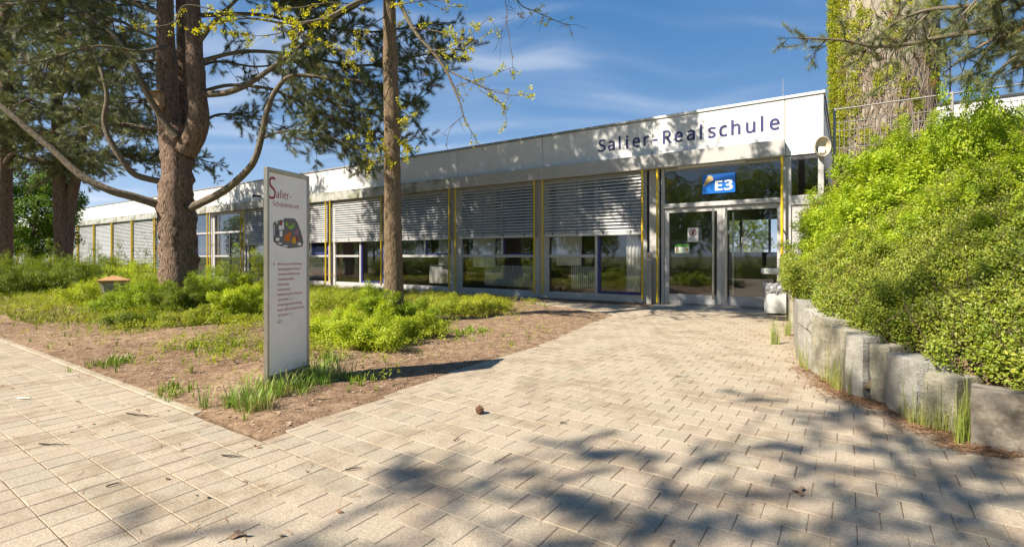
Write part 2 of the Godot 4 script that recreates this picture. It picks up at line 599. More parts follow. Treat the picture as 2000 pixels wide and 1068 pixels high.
func sheet(called: String, m: Material, x0: float, x1: float, z0: float, z1: float, step: float, height: Callable, tint: Variant, keep: Variant, parent: Node = self) -> MeshInstance3D:
	var b := MB.new()
	var nx := int(ceil((x1 - x0) / step))
	var nz := int(ceil((z1 - z0) / step))
	b.coloured = tint != null
	for j in nz + 1:
		for k in nx + 1:
			var x := lerpf(x0, x1, float(k) / nx)
			var z := lerpf(z0, z1, float(j) / nz)
			var y: float = height.call(x, z)
			var e := step * 0.5
			var nn := Vector3(height.call(x - e, z) - height.call(x + e, z), 2 * e, height.call(x, z - e) - height.call(x, z + e)).normalized()
			b.v.append(Vector3(x, y, z))
			b.n.append(nn)
			b.uv.append(Vector2(x, z))
			if b.coloured:
				b.c.append(tint.call(x, z))
	for j in nz:
		for k in nx:
			var a := j * (nx + 1) + k
			var mid := (b.v[a] + b.v[a + nx + 2]) / 2
			if keep != null and not keep.call(mid.x, mid.z):
				continue
			b.i.append_array(PackedInt32Array([a, a + 1, a + nx + 1, a + 1, a + nx + 2, a + nx + 1]))
	return put(called, b, m, parent)


var lumps: FastNoiseLite
var patches: FastNoiseLite

func bed_edge(z: float) -> float:  # where the planting bed ends towards the way
	return lerpf(-3.56, -3.86, clampf((-1.97 - z) / 3.0, 0, 1)) - 0.55 * smoothstep(-6.0, -10.4, z) - 3.0 * smoothstep(-10.6, -12.0, z)


func bed_height(x: float, z: float) -> float:
	var inn := clampf(minf(bed_edge(z) - x, -2.0 - z) / 1.6, 0.0, 1.0) * clampf((z + 13.6) / 2.0, 0.0, 1.0)
	var rim := minf(bed_edge(z) - x, -2.0 - z) + 0.05 * lumps.get_noise_2d(x * 4.0, z * 4.0)
	return lerpf(-0.011, 0.006, smoothstep(-0.03, 0.10, rim)) + (0.10 + 0.09 * lumps.get_noise_2d(x * 0.5, z * 0.5)) * inn + 0.028 * lumps.get_noise_2d(x * 3.0, z * 3.0) * smoothstep(0.0, 0.3, inn) + 0.008 * lumps.get_noise_2d(x * 14.0, z * 14.0)


func bed_tint(x: float, z: float) -> Color:
	var s := patches.get_noise_2d(x, z)
	var c := Color(0.80, 0.76, 0.74).lerp(Color(1.25, 1.28, 1.28), smoothstep(-0.25, 0.4, s))
	# trodden sandy ground between the maple and the entrance
	var sandy := smoothstep(2.2, 0.6, Vector2(x + 5.4, (z + 9.6) * 0.55).length() + 0.7 * patches.get_noise_2d(x * 3, z * 3))
	return c.lerp(Color(1.75, 1.72, 1.62), sandy * 0.75)


func build_ground() -> void:
	lumps = noise(0.35, 4, 41)
	patches = noise(0.25, 4, 42)
	var b := MB.new()
	b.quad(Vector3(-500, -0.06, -500), Vector3(500, -0.06, -500), Vector3(500, -0.06, 500), Vector3(-500, -0.06, 500), Vector3.UP)
	tag(put("ground", b, M.lawn), "", "", "", "structure")
	# planting bed
	var bed := sheet("soil_bed", M.soil, -34.0, -3.3, -13.95, -1.9, 0.09, bed_height, bed_tint, func(x, z): return x < bed_edge(z) + 0.2)
	tag(bed, "", "", "", "structure")
	# lawn far to the left, in front of the wing
	b = MB.new()
	b.quad(Vector3(-120, -0.01, -13.95), Vector3(-34, -0.01, -13.95), Vector3(-34, -0.01, -2.0), Vector3(-120, -0.01, -2.0), Vector3.UP)
	tag(put("lawn", b, M.lawn), "", "", "", "structure")
	b = MB.new()
	b.quad(Vector3(-120, -0.01, 4.2), Vector3(30, -0.01, 4.2), Vector3(30, -0.01, 90), Vector3(-120, -0.01, 90), Vector3.UP)
	tag(put("lawn", b, M.lawn), "", "", "", "structure")
	# sandy joint bed that shows between the pavers
	var way := Node3D.new()
	way.name = "paved_way"
	add_child(way)
	tag(way, "", "", "", "structure")
	b = MB.new()
	b.quad(Vector3(-120, -0.0048, -2.02), Vector3(9, -0.0048, -2.02), Vector3(9, -0.0048, 4.2), Vector3(-120, -0.0048, 4.2), Vector3.UP)
	b.quad(Vector3(-7.5, -0.0048, -13.9), Vector3(9, -0.0048, -13.9), Vector3(9, -0.0048, -2.02), Vector3(-7.5, -0.0048, -2.02), Vector3.UP)
	put("joint_sand", b, M.joint, way)
	lay_pavers(way)
	lay_slabs()
	build_bank()


func paver_mesh(sx: float, sz: float, seed_: int) -> MB:
	var b := MB.new()
	var r := RandomNumberGenerator.new()
	r.seed = seed_
	var hx := sx / 2 - 0.0017
	var hz := sz / 2 - 0.0017
	var e := 0.004
	var out := []
	var top := []
	var low := []
	for q in [Vector2(-1, -1), Vector2(1, -1), Vector2(1, 1), Vector2(-1, 1)]:
		var jog := Vector2(r.randf_range(-1, 1), r.randf_range(-1, 1)) * 0.0022
		out.append(Vector3(q.x * hx + jog.x, -0.005, q.y * hz + jog.y))
		top.append(Vector3(q.x * (hx - e) + jog.x, r.randf_range(-0.001, 0.001), q.y * (hz - e) + jog.y))
		low.append(Vector3(q.x * hx + jog.x, -0.03, q.y * hz + jog.y))
	b.tri(top[0], top[1], top[2], Vector3.UP)
	b.tri(top[0], top[2], top[3], Vector3.UP)
	for k in 4:
		var j := (k + 1) % 4
		var o: Vector3 = (out[k] + out[j]) * Vector3(1, 0, 1)
		b.quad(top[k], top[j], out[j], out[k], o + Vector3.UP * 0.1)
		b.quad(out[k], out[j], low[j], low[k], o)
	return b


func lay_pavers(way: Node3D) -> void:
	rng.seed = 77
	var road := []
	var walk := []
	var half := []
	for k in 5:
		road.append(paver_mesh(0.18, 0.203, 100 + k))
		walk.append(paver_mesh(0.205, 0.214, 200 + k))
		half.append(paver_mesh(0.1025, 0.203, 250 + k))
	var spots := []   # [distance, position, tilt basis, kind]
	var settle := noise(0.5, 3, 44)
	var place := func(x: float, z: float, kind: int) -> void:
		var y := 0.002 * settle.get_noise_2d(x, z) + rnd(-0.001, 0.001)
		var t := Transform3D(Basis.from_euler(Vector3(rnd(-0.004, 0.004), rnd(-0.009, 0.009), rnd(-0.004, 0.004))), Vector3(x, y, z))
		# what the camera can see of the ground lies within this wedge
		var f := -x * 0.5612 - z * 0.8276
		var s := x * 0.8276 - z * 0.5612
		var seen := f > 2.2 and absf(s) < f * 1.06 + 0.2
		spots.append([f if seen else 1000.0 + absf(f), t, kind])
	# courses run along the facade; z of their middles
	var z := -1.975 + 0.1015
	while z < 4.2:
		var x := -34.0
		while x < 3.5:
			if x < -2.7:
				place.call(x + rnd(-0.002, 0.002), z, 0)
				x += 0.18
			else:
				x += 0.0125
				if int(round(z / 0.203)) % 2 == 0:
					place.call(x - 0.05125, z, 2)
					x += 0.1025
				while x < 3.5:
					place.call(x + rnd(-0.002, 0.002), z, 1)
					x += 0.205
		z += 0.203
	z = -2.085
	var row := 0
	while z > -13.0:
		var x := -3.66 + (0.1025 if row % 2 == 0 else 0.0)
		while x > bed_edge(z) - 0.05:
			x -= 0.205
		while x < 3.0:
			if x > bed_edge(z) + 0.02 and x - 0.205 <= bed_edge(z) + 0.02 and x - 0.154 > bed_edge(z) - 0.03:
				place.call(x - 0.154, z, 2)
			if x > bed_edge(z) + 0.02 and wall_side(x, z) < 0.12:
				place.call(x + rnd(-0.002, 0.002), z, 1)
			x += 0.205
		z -= 0.214
		row += 1
	spots.sort_custom(func(a, b): return a[0] < b[0])
	var meshes := {}
	for kind in 3:
		for k in 5:
			meshes[kind * 5 + k] = [road, walk, half][kind][k].mesh()
	var rest := []
	for k in 4:
		rest.append(MB.new())
	for k in spots.size():
		var s: Array = spots[k]
		var which := rng.randi_range(0, 4)
		var tone := [0, 0, 1, 2, 3, 3, 0, 2][rng.randi_range(0, 7)] as int
		if k < 300:
			var o := put("paver", meshes[s[2] * 5 + which], M["paver%d" % tone], way)
			o.transform = s[1]
		else:
			var src: MB = [road, walk, half][s[2]][which]
			var dst: MB = rest[tone]
			var base := dst.v.size()
			var t: Transform3D = s[1]
			dst.v.append_array(t * src.v)
			dst.n.append_array(src.n)
			dst.uv.append_array(src.uv)
			for q in src.i:
				dst.i.append(base + q)
	for k in 4:
		tag(put("paving_field", rest[k], M["paver%d" % k], way), "", "", "", "stuff")


func lay_slabs() -> void:
	var apron := Node3D.new()
	apron.name = "entrance_apron"
	add_child(apron)
	tag(apron, "", "", "", "structure")
	rng.seed = 78
	for a in [[-4.45, -2.98], [-2.98, -1.5], [-1.5, -0.98]]:
		var b := MB.new()
		b.bevel(Vector3(a[0] + 0.006, -0.05, -13.82), Vector3(a[1] - 0.006, 0.008 + rnd(0, 0.003), -12.94), 0.006)
		put("slab", b, M.slab, apron)
	# threshold drain
	var g := MB.new()
	g.box(Vector3(-4.3, -0.02, -13.955), Vector3(-1.3, 0.012, -13.925))
	g.box(Vector3(-4.3, -0.02, -13.86), Vector3(-1.3, 0.012, -13.83))
	var x := -4.3
	while x < -1.3:
		g.box(Vector3(x, -0.01, -13.925), Vector3(x + 0.012, 0.011, -13.86))
		x += 0.03
	put("drain_grate", g, M.galvanised, apron)
	var strip := Node3D.new()
	strip.name = "wall_foot_strip"
	add_child(strip)
	tag(strip, "", "", "", "structure")
	x = -8.45
	while x > -34.0:
		var b := MB.new()
		b.bevel(Vector3(x - 0.99, -0.05, -13.93), Vector3(x, 0.016 + rnd(0, 0.004), -12.98), 0.006)
		put("slab", b, M.slab, strip)
		x -= 1.0
	# kerb stones along the bed
	var kerb := Node3D.new()
	kerb.name = "kerb"
	add_child(kerb)
	tag(kerb, "", "", "", "structure")
	x = -4.62
	while x > -34.0:
		var b := MB.new()
		b.bevel(Vector3(x - 0.995, -0.1, -2.062), Vector3(x, 0.010 + rnd(0, 0.005), -1.982), 0.008)
		put("kerb_stone", b, M["paver%d" % rng.randi_range(0, 3)], kerb)
		x -= 1.0


func rough_stone(lo: Vector3, hi: Vector3, t: Transform3D, seed_: int, cell := 0.05, amp := 0.0055) -> MB:
	# a split block: every face a grid, pushed in and out, with broken edges
	var b := MB.new()
	var f := noise(6.5, 3, seed_)
	var m := (lo + hi) / 2
	var h := (hi - lo) / 2
	var shift := func(p: Vector3) -> Vector3:
		var q := (p - m) / h
		var near := 0
		for k in 3:
			if absf(q[k]) > 0.985:
				near += 1
		var w: Vector3 = t * p
		var o := Vector3(f.get_noise_3d(w.x, w.y, w.z), f.get_noise_3d(w.x + 9, w.y, w.z), f.get_noise_3d(w.x, w.y + 7, w.z)) * amp * 2.0
		if near >= 2:
			o -= Vector3(signf(q.x) if absf(q.x) > 0.985 else 0.0, signf(q.y) if absf(q.y) > 0.985 else 0.0, signf(q.z) if absf(q.z) > 0.985 else 0.0) * (0.002 + 0.010 * maxf(0.0, f.get_noise_3d(w.x * 2, w.y * 2, w.z * 2)))
		return t * (p + o)
	for ax in 3:
		for s in [-1.0, 1.0]:
			var u := (ax + 1) % 3
			var w := (ax + 2) % 3
			var nu := maxi(2, int(h[u] * 2 / cell))
			var nw := maxi(2, int(h[w] * 2 / cell))
			var out := Vector3.ZERO
			out[ax] = s
			out = t.basis * out
			for i in nu:
				for j in nw:
					var c := []
					for q in [[i, j], [i + 1, j], [i + 1, j + 1], [i, j + 1]]:
						var p := m
						p[ax] += s * h[ax]
						p[u] += (2.0 * q[0] / nu - 1.0) * h[u]
						p[w] += (2.0 * q[1] / nw - 1.0) * h[w]
						c.append(shift.call(p))
					b.tri(c[0], c[1], c[2], out)
					b.tri(c[0], c[2], c[3], out)
	return b


func build_bank() -> void:
	var bank := sheet("bank", M.mulch, -1.2, 16.0, -34.0, -2.4, 0.22, bank_height, null, func(x, z): return wall_side(x, z) > 0.1 and not (x < -0.35 and z < -13.7))
	tag(bank, "", "", "", "structure")
	var wall := thing("granite_wall", "curved wall of upright rough granite blocks stepping down along the paving", "wall")
	# base line from the entrance to the concrete block, with the height of each block
	var tops := [0.76, 0.74, 0.76, 0.74, 0.72, 0.73, 0.69, 0.66, 0.60, 0.59, 0.54, 0.50, 0.43]
	var line := [Vector2(-0.985, -12.3), Vector2(-0.97, -11.75), Vector2(-0.955, -11.2), Vector2(-1.115, -12.808), Vector2(-0.861, -10.361), Vector2(-0.674, -8.770), Vector2(-0.509, -7.359), Vector2(-0.342, -6.729), Vector2(-0.191, -6.375), Vector2(-0.020, -5.865), Vector2(0.135, -5.700), Vector2(0.291, -5.541), Vector2(0.475, -5.103), Vector2(0.670, -4.937)]
	for k in line.size() - 1:
		var a: Vector2 = line[k]
		var c: Vector2 = line[k + 1]
		var along := Vector3(c.x - a.x, 0, c.y - a.y)
		var length := along.length()
		along /= length
		var t := Transform3D(Basis(along, Vector3.UP, along.cross(Vector3.UP)), Vector3(a.x, 0, a.y))
		var proud: float = [0.0, 0.03, -0.02, 0.035, -0.02, 0.035, -0.01, 0.03, -0.02, 0.03, -0.015, 0.03, -0.01][k]
		# its own z points towards the paving or the bank: keep the block on the bank's side
		var probe := t * Vector3(length / 2, 0, 0.1)
		var side := 1.0 if wall_side(probe.x, probe.z) > 0.0 else -1.0
		var lo := Vector3(0.011, -0.06, minf(proud, side * 0.26 + proud))
		var hi := Vector3(length - 0.011, tops[k], maxf(proud, side * 0.26 + proud))
		var o := put("stone", rough_stone(lo, hi, t, 300 + k, 0.045), M[["granite", "granite_grey", "granite", "granite_old"][k % 4]] if k < 8 else M[["granite_old", "granite_grey"][k % 2]], wall)
	var cw := thing("concrete_wall", "low dark weathered concrete block wall beyond the last granite block", "wall")
	var a := Vector3(0.711, 0, -4.737)
	var c := Vector3(0.967, 0, -4.694)
	var along := (c - a).normalized()
	var t := Transform3D(Basis(along, Vector3.UP, along.cross(Vector3.UP)), a)
	var probe := t * Vector3(0.5, 0, 0.1)
	var side := 1.0 if wall_side(probe.x, probe.z) > 0.0 else -1.0
	for k in 2:
		var b := MB.new()
		b.bevel(Vector3(k * 1.6, -0.06, minf(0, side * 0.2)), Vector3(k * 1.6 + 1.592, 0.42 - 0.02 * k, maxf(0, side * 0.2)), 0.012, t)
		put("concrete_block", b, M.old_concrete, cw)


# ---------------------------------------------------------------- lettering
func font(bold := 0.0) -> Font:
	var s := SystemFont.new()
	s.font_names = PackedStringArray(["Droid Sans"])
	if bold < 0.0:
		s.font_weight = 700
	if bold <= 0.0:
		return s
	var f := FontVariation.new()
	f.base_font = s
	f.variation_embolden = bold
	return f


func text_mesh(text: String, f: Font, depth := 0.002) -> TextMesh:
	var t := TextMesh.new()
	t.text = text
	t.font = f
	t.font_size = 64
	t.pixel_size = 1.0 / 64.0
	t.depth = depth
	t.curve_step = 1.0
	t.horizontal_alignment = HORIZONTAL_ALIGNMENT_LEFT
	t.vertical_alignment = VERTICAL_ALIGNMENT_CENTER
	return t


# lettering whose left end and baseline stand at (x, y) of the plane `at`; em in metres; width 0 leaves the natural width
func letter(called: String, text: String, f: Font, x: float, y: float, em: float, width: float, m: Material, at: Transform3D, parent: Node, z := 0.002, thick := 0.003) -> MeshInstance3D:
	var t := text_mesh(text, f, thick / em)
	var box := t.get_aabb()
	var ref := text_mesh("H", f).get_aabb()
	var sx := em
	if width > 0.0:
		sx = width / maxf(box.size.x, 0.001)
	var o := put(called, t, m, parent)
	o.transform = at * Transform3D(Basis.from_scale(Vector3(sx, em, em)), Vector3(x - box.position.x * sx, y - ref.position.y * em, z))
	return o


# ---------------------------------------------------------------- the school wing
const JOINTS := [-4.65, -8.3, -11.95, -15.6, -19.25, -22.9, -26.55, -30.2]

func build_school() -> void:
	var s := thing("school_building", "long flat-roofed white school wing with slatted blinds, yellow poles and glazed entrance", "building")
	var b := MB.new()
	# closed shell behind the glass
	var shell := [
		["floor", Vector3(-101, -0.1, -21.0), Vector3(-0.52, 0.03, -14.06), M.floor_in],
		["ceiling", Vector3(-101, 3.78, -20.98), Vector3(-0.52, 3.98, -14.06), M.wall_in],
		["roof", Vector3(-101, 4.9, -21.1), Vector3(-0.5, 5.05, -14.02), M.old_concrete],
		["end_wall", Vector3(-101.2, 0, -21.1), Vector3(-101.0, 5.1, -14.05), M.wall_in],
		["partition", Vector3(-4.72, 0.03, -20.9), Vector3(-4.6, 3.78, -14.15), M.wall_in],
		["partition", Vector3(-19.3, 0.03, -20.9), Vector3(-19.2, 3.78, -14.15), M.wall_in],
		["partition", Vector3(-30.25, 0.03, -20.9), Vector3(-30.15, 3.78, -14.15), M.wall_in],
		["back_wall", Vector3(-101, 0, -21.2), Vector3(-4.6, 5.1, -21.0), M.wall_in],
		["back_wall", Vector3(-4.6, 0, -21.2), Vector3(-0.5, 1.5, -21.0), M.wall_in],
		["back_wall", Vector3(-4.6, 2.75, -21.2), Vector3(-0.5, 5.1, -21.0), M.wall_in],
	]
	for a in shell:
		b = MB.new()
		b.box(a[1], a[2])
		put(a[0], b, a[3], s)
	for x in [-4.5, -3.5, -2.5, -1.6, -0.7]:
		b = MB.new()
		b.box(Vector3(x - 0.04, 1.5, -21.15), Vector3(x + 0.04, 2.75, -21.05))
		put("back_window_post", b, M.dark_frame, s)
	# roof edge: white panels with open joints, metal cap above
	var edges := [-0.5, -1.316, -4.65, -8.27, -11.87, -15.48, -19.1, -22.75, -26.4, -30.0, -33.6]
	var x := -33.6
	while x > -97.0:
		x -= 3.62
		edges.append(x)
	for k in edges.size() - 1:
		b = MB.new()
		b.bevel(Vector3(edges[k + 1] + 0.009, 3.82, FACADE - 0.06), Vector3(edges[k] - 0.009, 5.215, FACADE), 0.004)
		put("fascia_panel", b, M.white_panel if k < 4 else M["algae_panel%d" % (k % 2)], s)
		b = MB.new()
		b.bevel(Vector3(edges[k + 1] + 0.002, 5.225, FACADE - 0.3), Vector3(edges[k] - 0.002 + (0.03 if k == 0 else 0.0), 5.295, FACADE + 0.035), 0.006)
		put("roof_cap", b, M.cap if k > 1 else M.white_panel, s)
	b = MB.new()
	b.box(Vector3(-101, 3.98, FACADE - 0.16), Vector3(-0.56, 5.22, FACADE - 0.07))
	put("fascia_backing", b, M.dark_frame, s)
	# right-hand return of the wing
	b = MB.new()
	b.box(Vector3(-0.565, 3.82, -21.1), Vector3(-0.505, 5.215, FACADE - 0.07))
	put("side_fascia", b, M.white_panel, s)
	b = MB.new()
	b.bevel(Vector3(-0.6, 5.225, -21.1), Vector3(-0.475, 5.29, FACADE - 0.31), 0.006)
	put("side_cap", b, M.dark_frame, s)
	b = MB.new()
	b.box(Vector3(-0.6, 0.0, -21.1), Vector3(-0.5, 3.80, FACADE - 0.02))
	put("side_wall", b, M.frame, s)
	# blind casing that runs along under the panels
	var cas := [-1.31, -4.7, -8.27, -11.9, -15.5, -19.1, -22.75, -26.4, -30.0, -33.6]
	x = -33.6
	while x > -97.0:
		x -= 3.62
		cas.append(x)
	for k in cas.size() - 1:
		b = MB.new()
		b.bevel(Vector3(cas[k + 1] + 0.003, 3.795, FACADE + 0.004), Vector3(cas[k] - 0.003, 4.185, LINTEL), 0.006)
		put("blind_casing", b, M.grey_panel if k < 3 else M.grey_old, s)
	letters_on(s)
	for k in 7:
		build_bay(s, k)
	build_entrance(s)
	build_far_bays(s)
	furnish(s)
	# drain spout and lightning rod on the roof edge
	b = MB.new()
	b.tube([Vector3(-25.165, 4.43, FACADE), Vector3(-25.165, 4.42, FACADE + 0.4)], [0.055, 0.055], 10)
	put("drain_spout", b, M.black, s)
	b = MB.new()
	b.tube([Vector3(-1.37, 5.29, FACADE - 0.12), Vector3(-1.37, 5.78, FACADE - 0.12)], [0.008, 0.006], 6)
	put("lightning_rod", b, M.galvanised, s)


func letters_on(s: Node3D) -> void:
	var f := font(0.45)
	var at := Transform3D(Basis(), Vector3(0, 0, FACADE))
	var row := [["S", -6.297], ["a", -5.991], ["l", -5.651], ["i", -5.422], ["e", -5.225], ["r", -4.895], ["-", -4.629], ["R", -4.344], ["e", -4.016], ["a", -3.684], ["l", -3.342], ["s", -3.129], ["c", -2.85], ["h", -2.554], ["u", -2.202], ["l", -1.858], ["e", -1.656]]
	for a in row:
		letter("letter", a[0], f, a[1], 4.5, 0.495, 0.0, M.letter_blue, at, s, 0.008, 0.012)


func bar(parent: Node, called: String, m: Material, x0: float, x1: float, y0: float, y1: float, z0 := -0.07, z1 := 0.0) -> void:
	var b := MB.new()
	b.bevel(Vector3(x0, y0, FACADE + z0), Vector3(x1, y1, FACADE + z1), 0.005)
	put(called, b, m, parent)


func pane(parent: Node, x0: float, x1: float, y0: float, y1: float, z := -0.035) -> void:
	# double glazing: two sheets, each with its outer and inner face
	for a in [["pane", 0.0], ["inner_pane", -0.022]]:
		var b := MB.new()
		for k in 2:
			var d: float = FACADE + z + a[1] - 0.005 * k
			b.quad(Vector3(x0, y0, d), Vector3(x1, y0, d), Vector3(x1, y1, d), Vector3(x0, y1, d), Vector3.BACK)
		put(a[0], b, M.glass, parent)


func part(called: String, parent: Node) -> Node3D:
	var o := Node3D.new()
	o.name = called
	parent.add_child(o, true)
	return o


func pole(s: Node3D, x: float, low: float) -> void:
	var b := MB.new()
	b.tube([Vector3(x, low, LINTEL - 0.06), Vector3(x, 3.8, LINTEL - 0.06)], [0.031, 0.031], 12)
	b.disc(Vector3(x, low, LINTEL - 0.06), Vector3.DOWN, 0.031)
	for y in [0.5, 2.0]:
		b.box(Vector3(x - 0.012, y, FACADE), Vector3(x + 0.012, y + 0.03, LINTEL - 0.06))
	put("yellow_pole", b, M.yellow, s)


func sash(w: Node3D, m: Material, x0: float, x1: float, y0: float, y1: float, t: float) -> void:
	var b := MB.new()
	var z0 := FACADE - 0.075
	var z1 := FACADE - 0.006
	b.bevel(Vector3(x0, y0, z0), Vector3(x0 + t, y1, z1), 0.004)
	b.bevel(Vector3(x1 - t, y0, z0), Vector3(x1, y1, z1), 0.004)
	b.bevel(Vector3(x0 + t, y0, z0), Vector3(x1 - t, y0 + t, z1), 0.004)
	b.bevel(Vector3(x0 + t, y1 - t, z0), Vector3(x1 - t, y1, z1), 0.004)
	put("sash", b, m, w)


func build_bay(s: Node3D, k: int) -> void:
	var xr: float = JOINTS[k] - 0.17
	var xl: float = JOINTS[k + 1] + 0.17
	var kind := "ABBABAD"[k]
	# upright at the left end of the bay
	var j: float = JOINTS[k + 1]
	var b := MB.new()
	b.bevel(Vector3(j - 0.085, 0.0, FACADE - 0.1), Vector3(j + 0.085, 3.79, FACADE - 0.02), 0.006)
	put("upright", b, M.frame if k < 3 else M.dark_frame, s)
	pole(s, j + 0.155, 0.14)
	pole(s, j - 0.155, 0.14)
	if k == 0:
		pole(s, JOINTS[0] - 0.21, 0.12)
	var w := part("window", s)
	bar(w, "stile", M.frame, j + 0.085, xl + 0.09, 0.0, 3.79)
	bar(w, "stile", M.frame, xr - 0.09, JOINTS[k] - 0.085, 0.0, 3.79)
	bar(w, "bottom_rail", M.frame, xl + 0.09, xr - 0.09, 0.12, 0.215)
	bar(w, "plinth", M.frame, xl + 0.09, xr - 0.09, 0.0, 0.118, -0.07, 0.02)
	bar(w, "head_rail", M.frame, xl + 0.09, xr - 0.09, 3.66, 3.79)
	var a := xl + 0.09
	var c := xr - 0.09
	if kind == "A":
		var m := lerpf(a, c, 0.53)
		bar(w, "mullion", M.frame, m - 0.045, m + 0.045, 0.217, 3.658)
		bar(w, "mid_rail", M.frame, a, m - 0.047, 1.305, 1.395, -0.07, 0.025)
		pane(w, a, m - 0.045, 0.215, 1.305)
		pane(w, a, m - 0.045, 1.395, 3.66)
		sash(w, M.blue, m + 0.047, c, 0.217, 3.658, 0.085)
		pane(w, m + 0.13, c - 0.085, 0.3, 3.575)
	elif kind == "B":
		var m := lerpf(a, c, 0.575)
		bar(w, "mid_rail", M.frame, a, c, 1.305, 1.395, -0.07, 0.025)
		bar(w, "mullion", M.frame, m - 0.04, m + 0.04, 1.397, 3.658)
		pane(w, a, c, 0.215, 1.305)
		pane(w, a, m - 0.04, 1.395, 3.66)
		if k == 4:
			# this sash stands open, tilted in at the top
			sash(w, M.blue, m + 0.042, c, 1.397, 2.45, 0.06)
			bar(w, "transom", M.frame, m + 0.042, c, 2.452, 2.53)
			var tl := Transform3D(Basis(Vector3.RIGHT, -0.30), Vector3((m + c) / 2, 1.46, FACADE + 0.0))
			var hw := (c - m) / 2 - 0.12
			var q := MB.new()
			for r in [[-hw, -hw + 0.05, 0.0, 0.9], [hw - 0.05, hw, 0.0, 0.9], [-hw + 0.05, hw - 0.05, 0.0, 0.05], [-hw + 0.05, hw - 0.05, 0.85, 0.9]]:
				q.box(Vector3(r[0], r[2], -0.03), Vector3(r[1], r[3], 0.03), tl)
			put("open_sash", q, M.blue, w)
			q = MB.new()
			q.quad(tl * Vector3(-hw + 0.05, 0.05, 0), tl * Vector3(hw - 0.05, 0.05, 0), tl * Vector3(hw - 0.05, 0.85, 0), tl * Vector3(-hw + 0.05, 0.85, 0), tl.basis.z)
			put("pane", q, M.glass, w)
			pane(w, m + 0.04, c, 2.53, 3.66)
		else:
			sash(w, M.blue, m + 0.042, c, 1.397, 3.658, 0.055)
			pane(w, m + 0.095, c - 0.055, 1.45, 3.6)
	else:
		# no blind here: side door with a light above
		var m := lerpf(a, c, 0.52)
		bar(w, "mid_rail", M.frame, a, c, 2.62, 2.72, -0.07, 0.02)
		bar(w, "mullion", M.dark_frame, m - 0.06, m + 0.06, 0.217, 2.618)
		bar(w, "mid_rail", M.frame, a, m - 0.062, 1.305, 1.395, -0.07, 0.02)
		pane(w, a, c, 2.72, 3.66)
		pane(w, a, m - 0.06, 0.215, 1.305)
		pane(w, a, m - 0.06, 1.395, 2.62)
		pane(w, m + 0.06, c, 0.215, 2.62)
	if kind == "D":
		return
	build_blind(s, xl, xr, 1.96 if k != 5 else 1.93, k)


func slat_mesh(length: float, droop: float) -> ArrayMesh:
	# rolled slat: shallow arc with a lip at each edge, tilted so that its outer edge hangs low
	var prof := [Vector2(0.052, -0.006), Vector2(0.045, 0.002), Vector2(0.02, 0.008), Vector2(-0.02, 0.008), Vector2(-0.045, 0.002), Vector2(-0.052, -0.006)]
	var b := MB.new()
	var bas := Basis(Vector3.RIGHT, droop)
	for side in [1.0, -1.0]:
		for k in prof.size() - 1:
			var p: Vector2 = prof[k]
			var q: Vector2 = prof[k + 1]
			var o := Vector3(0, 0.0009 * side, 0)
			var pa := bas * (Vector3(0, p.y, p.x) + o)
			var pb := bas * (Vector3(0, q.y, q.x) + o)
			b.quad(pa, pa + Vector3.RIGHT * length, pb + Vector3.RIGHT * length, pb, bas.y * side)
	return b.mesh()


func build_blind(s: Node3D, xl: float, xr: float, low: float, k: int) -> void:
	var d := part("blind", s)
	var z := FACADE + 0.115
	var x0 := xl - 0.02
	var x1 := xr + 0.02
	var mesh := slat_mesh(x1 - x0, 0.78)
	var y := low + 0.16
	rng.seed = 500 + k
	while y < 3.74:
		var o := put("slat", mesh, M.slat, d)
		o.position = Vector3(x0, y + rnd(-0.003, 0.003), z)
		o.rotation.x = rnd(-0.05, 0.05)
		y += 0.098
	var b := MB.new()
	b.bevel(Vector3(x0, low, z - 0.03), Vector3(x1, low + 0.105, z + 0.03), 0.012)
	put("bottom_bar", b, M.slat, d)
	for q in 4:
		var x := lerpf(x0, x1, (q + 0.4) / 3.9)
		b = MB.new()
		b.box(Vector3(x - 0.002, low + 0.1, z + 0.05), Vector3(x + 0.002, 3.78, z + 0.053))
		b.bevel(Vector3(x - 0.016, low + 0.05, z + 0.03), Vector3(x + 0.016, low + 0.13, z + 0.05), 0.006)
		put("lift_tape", b, M.dark_frame, d)


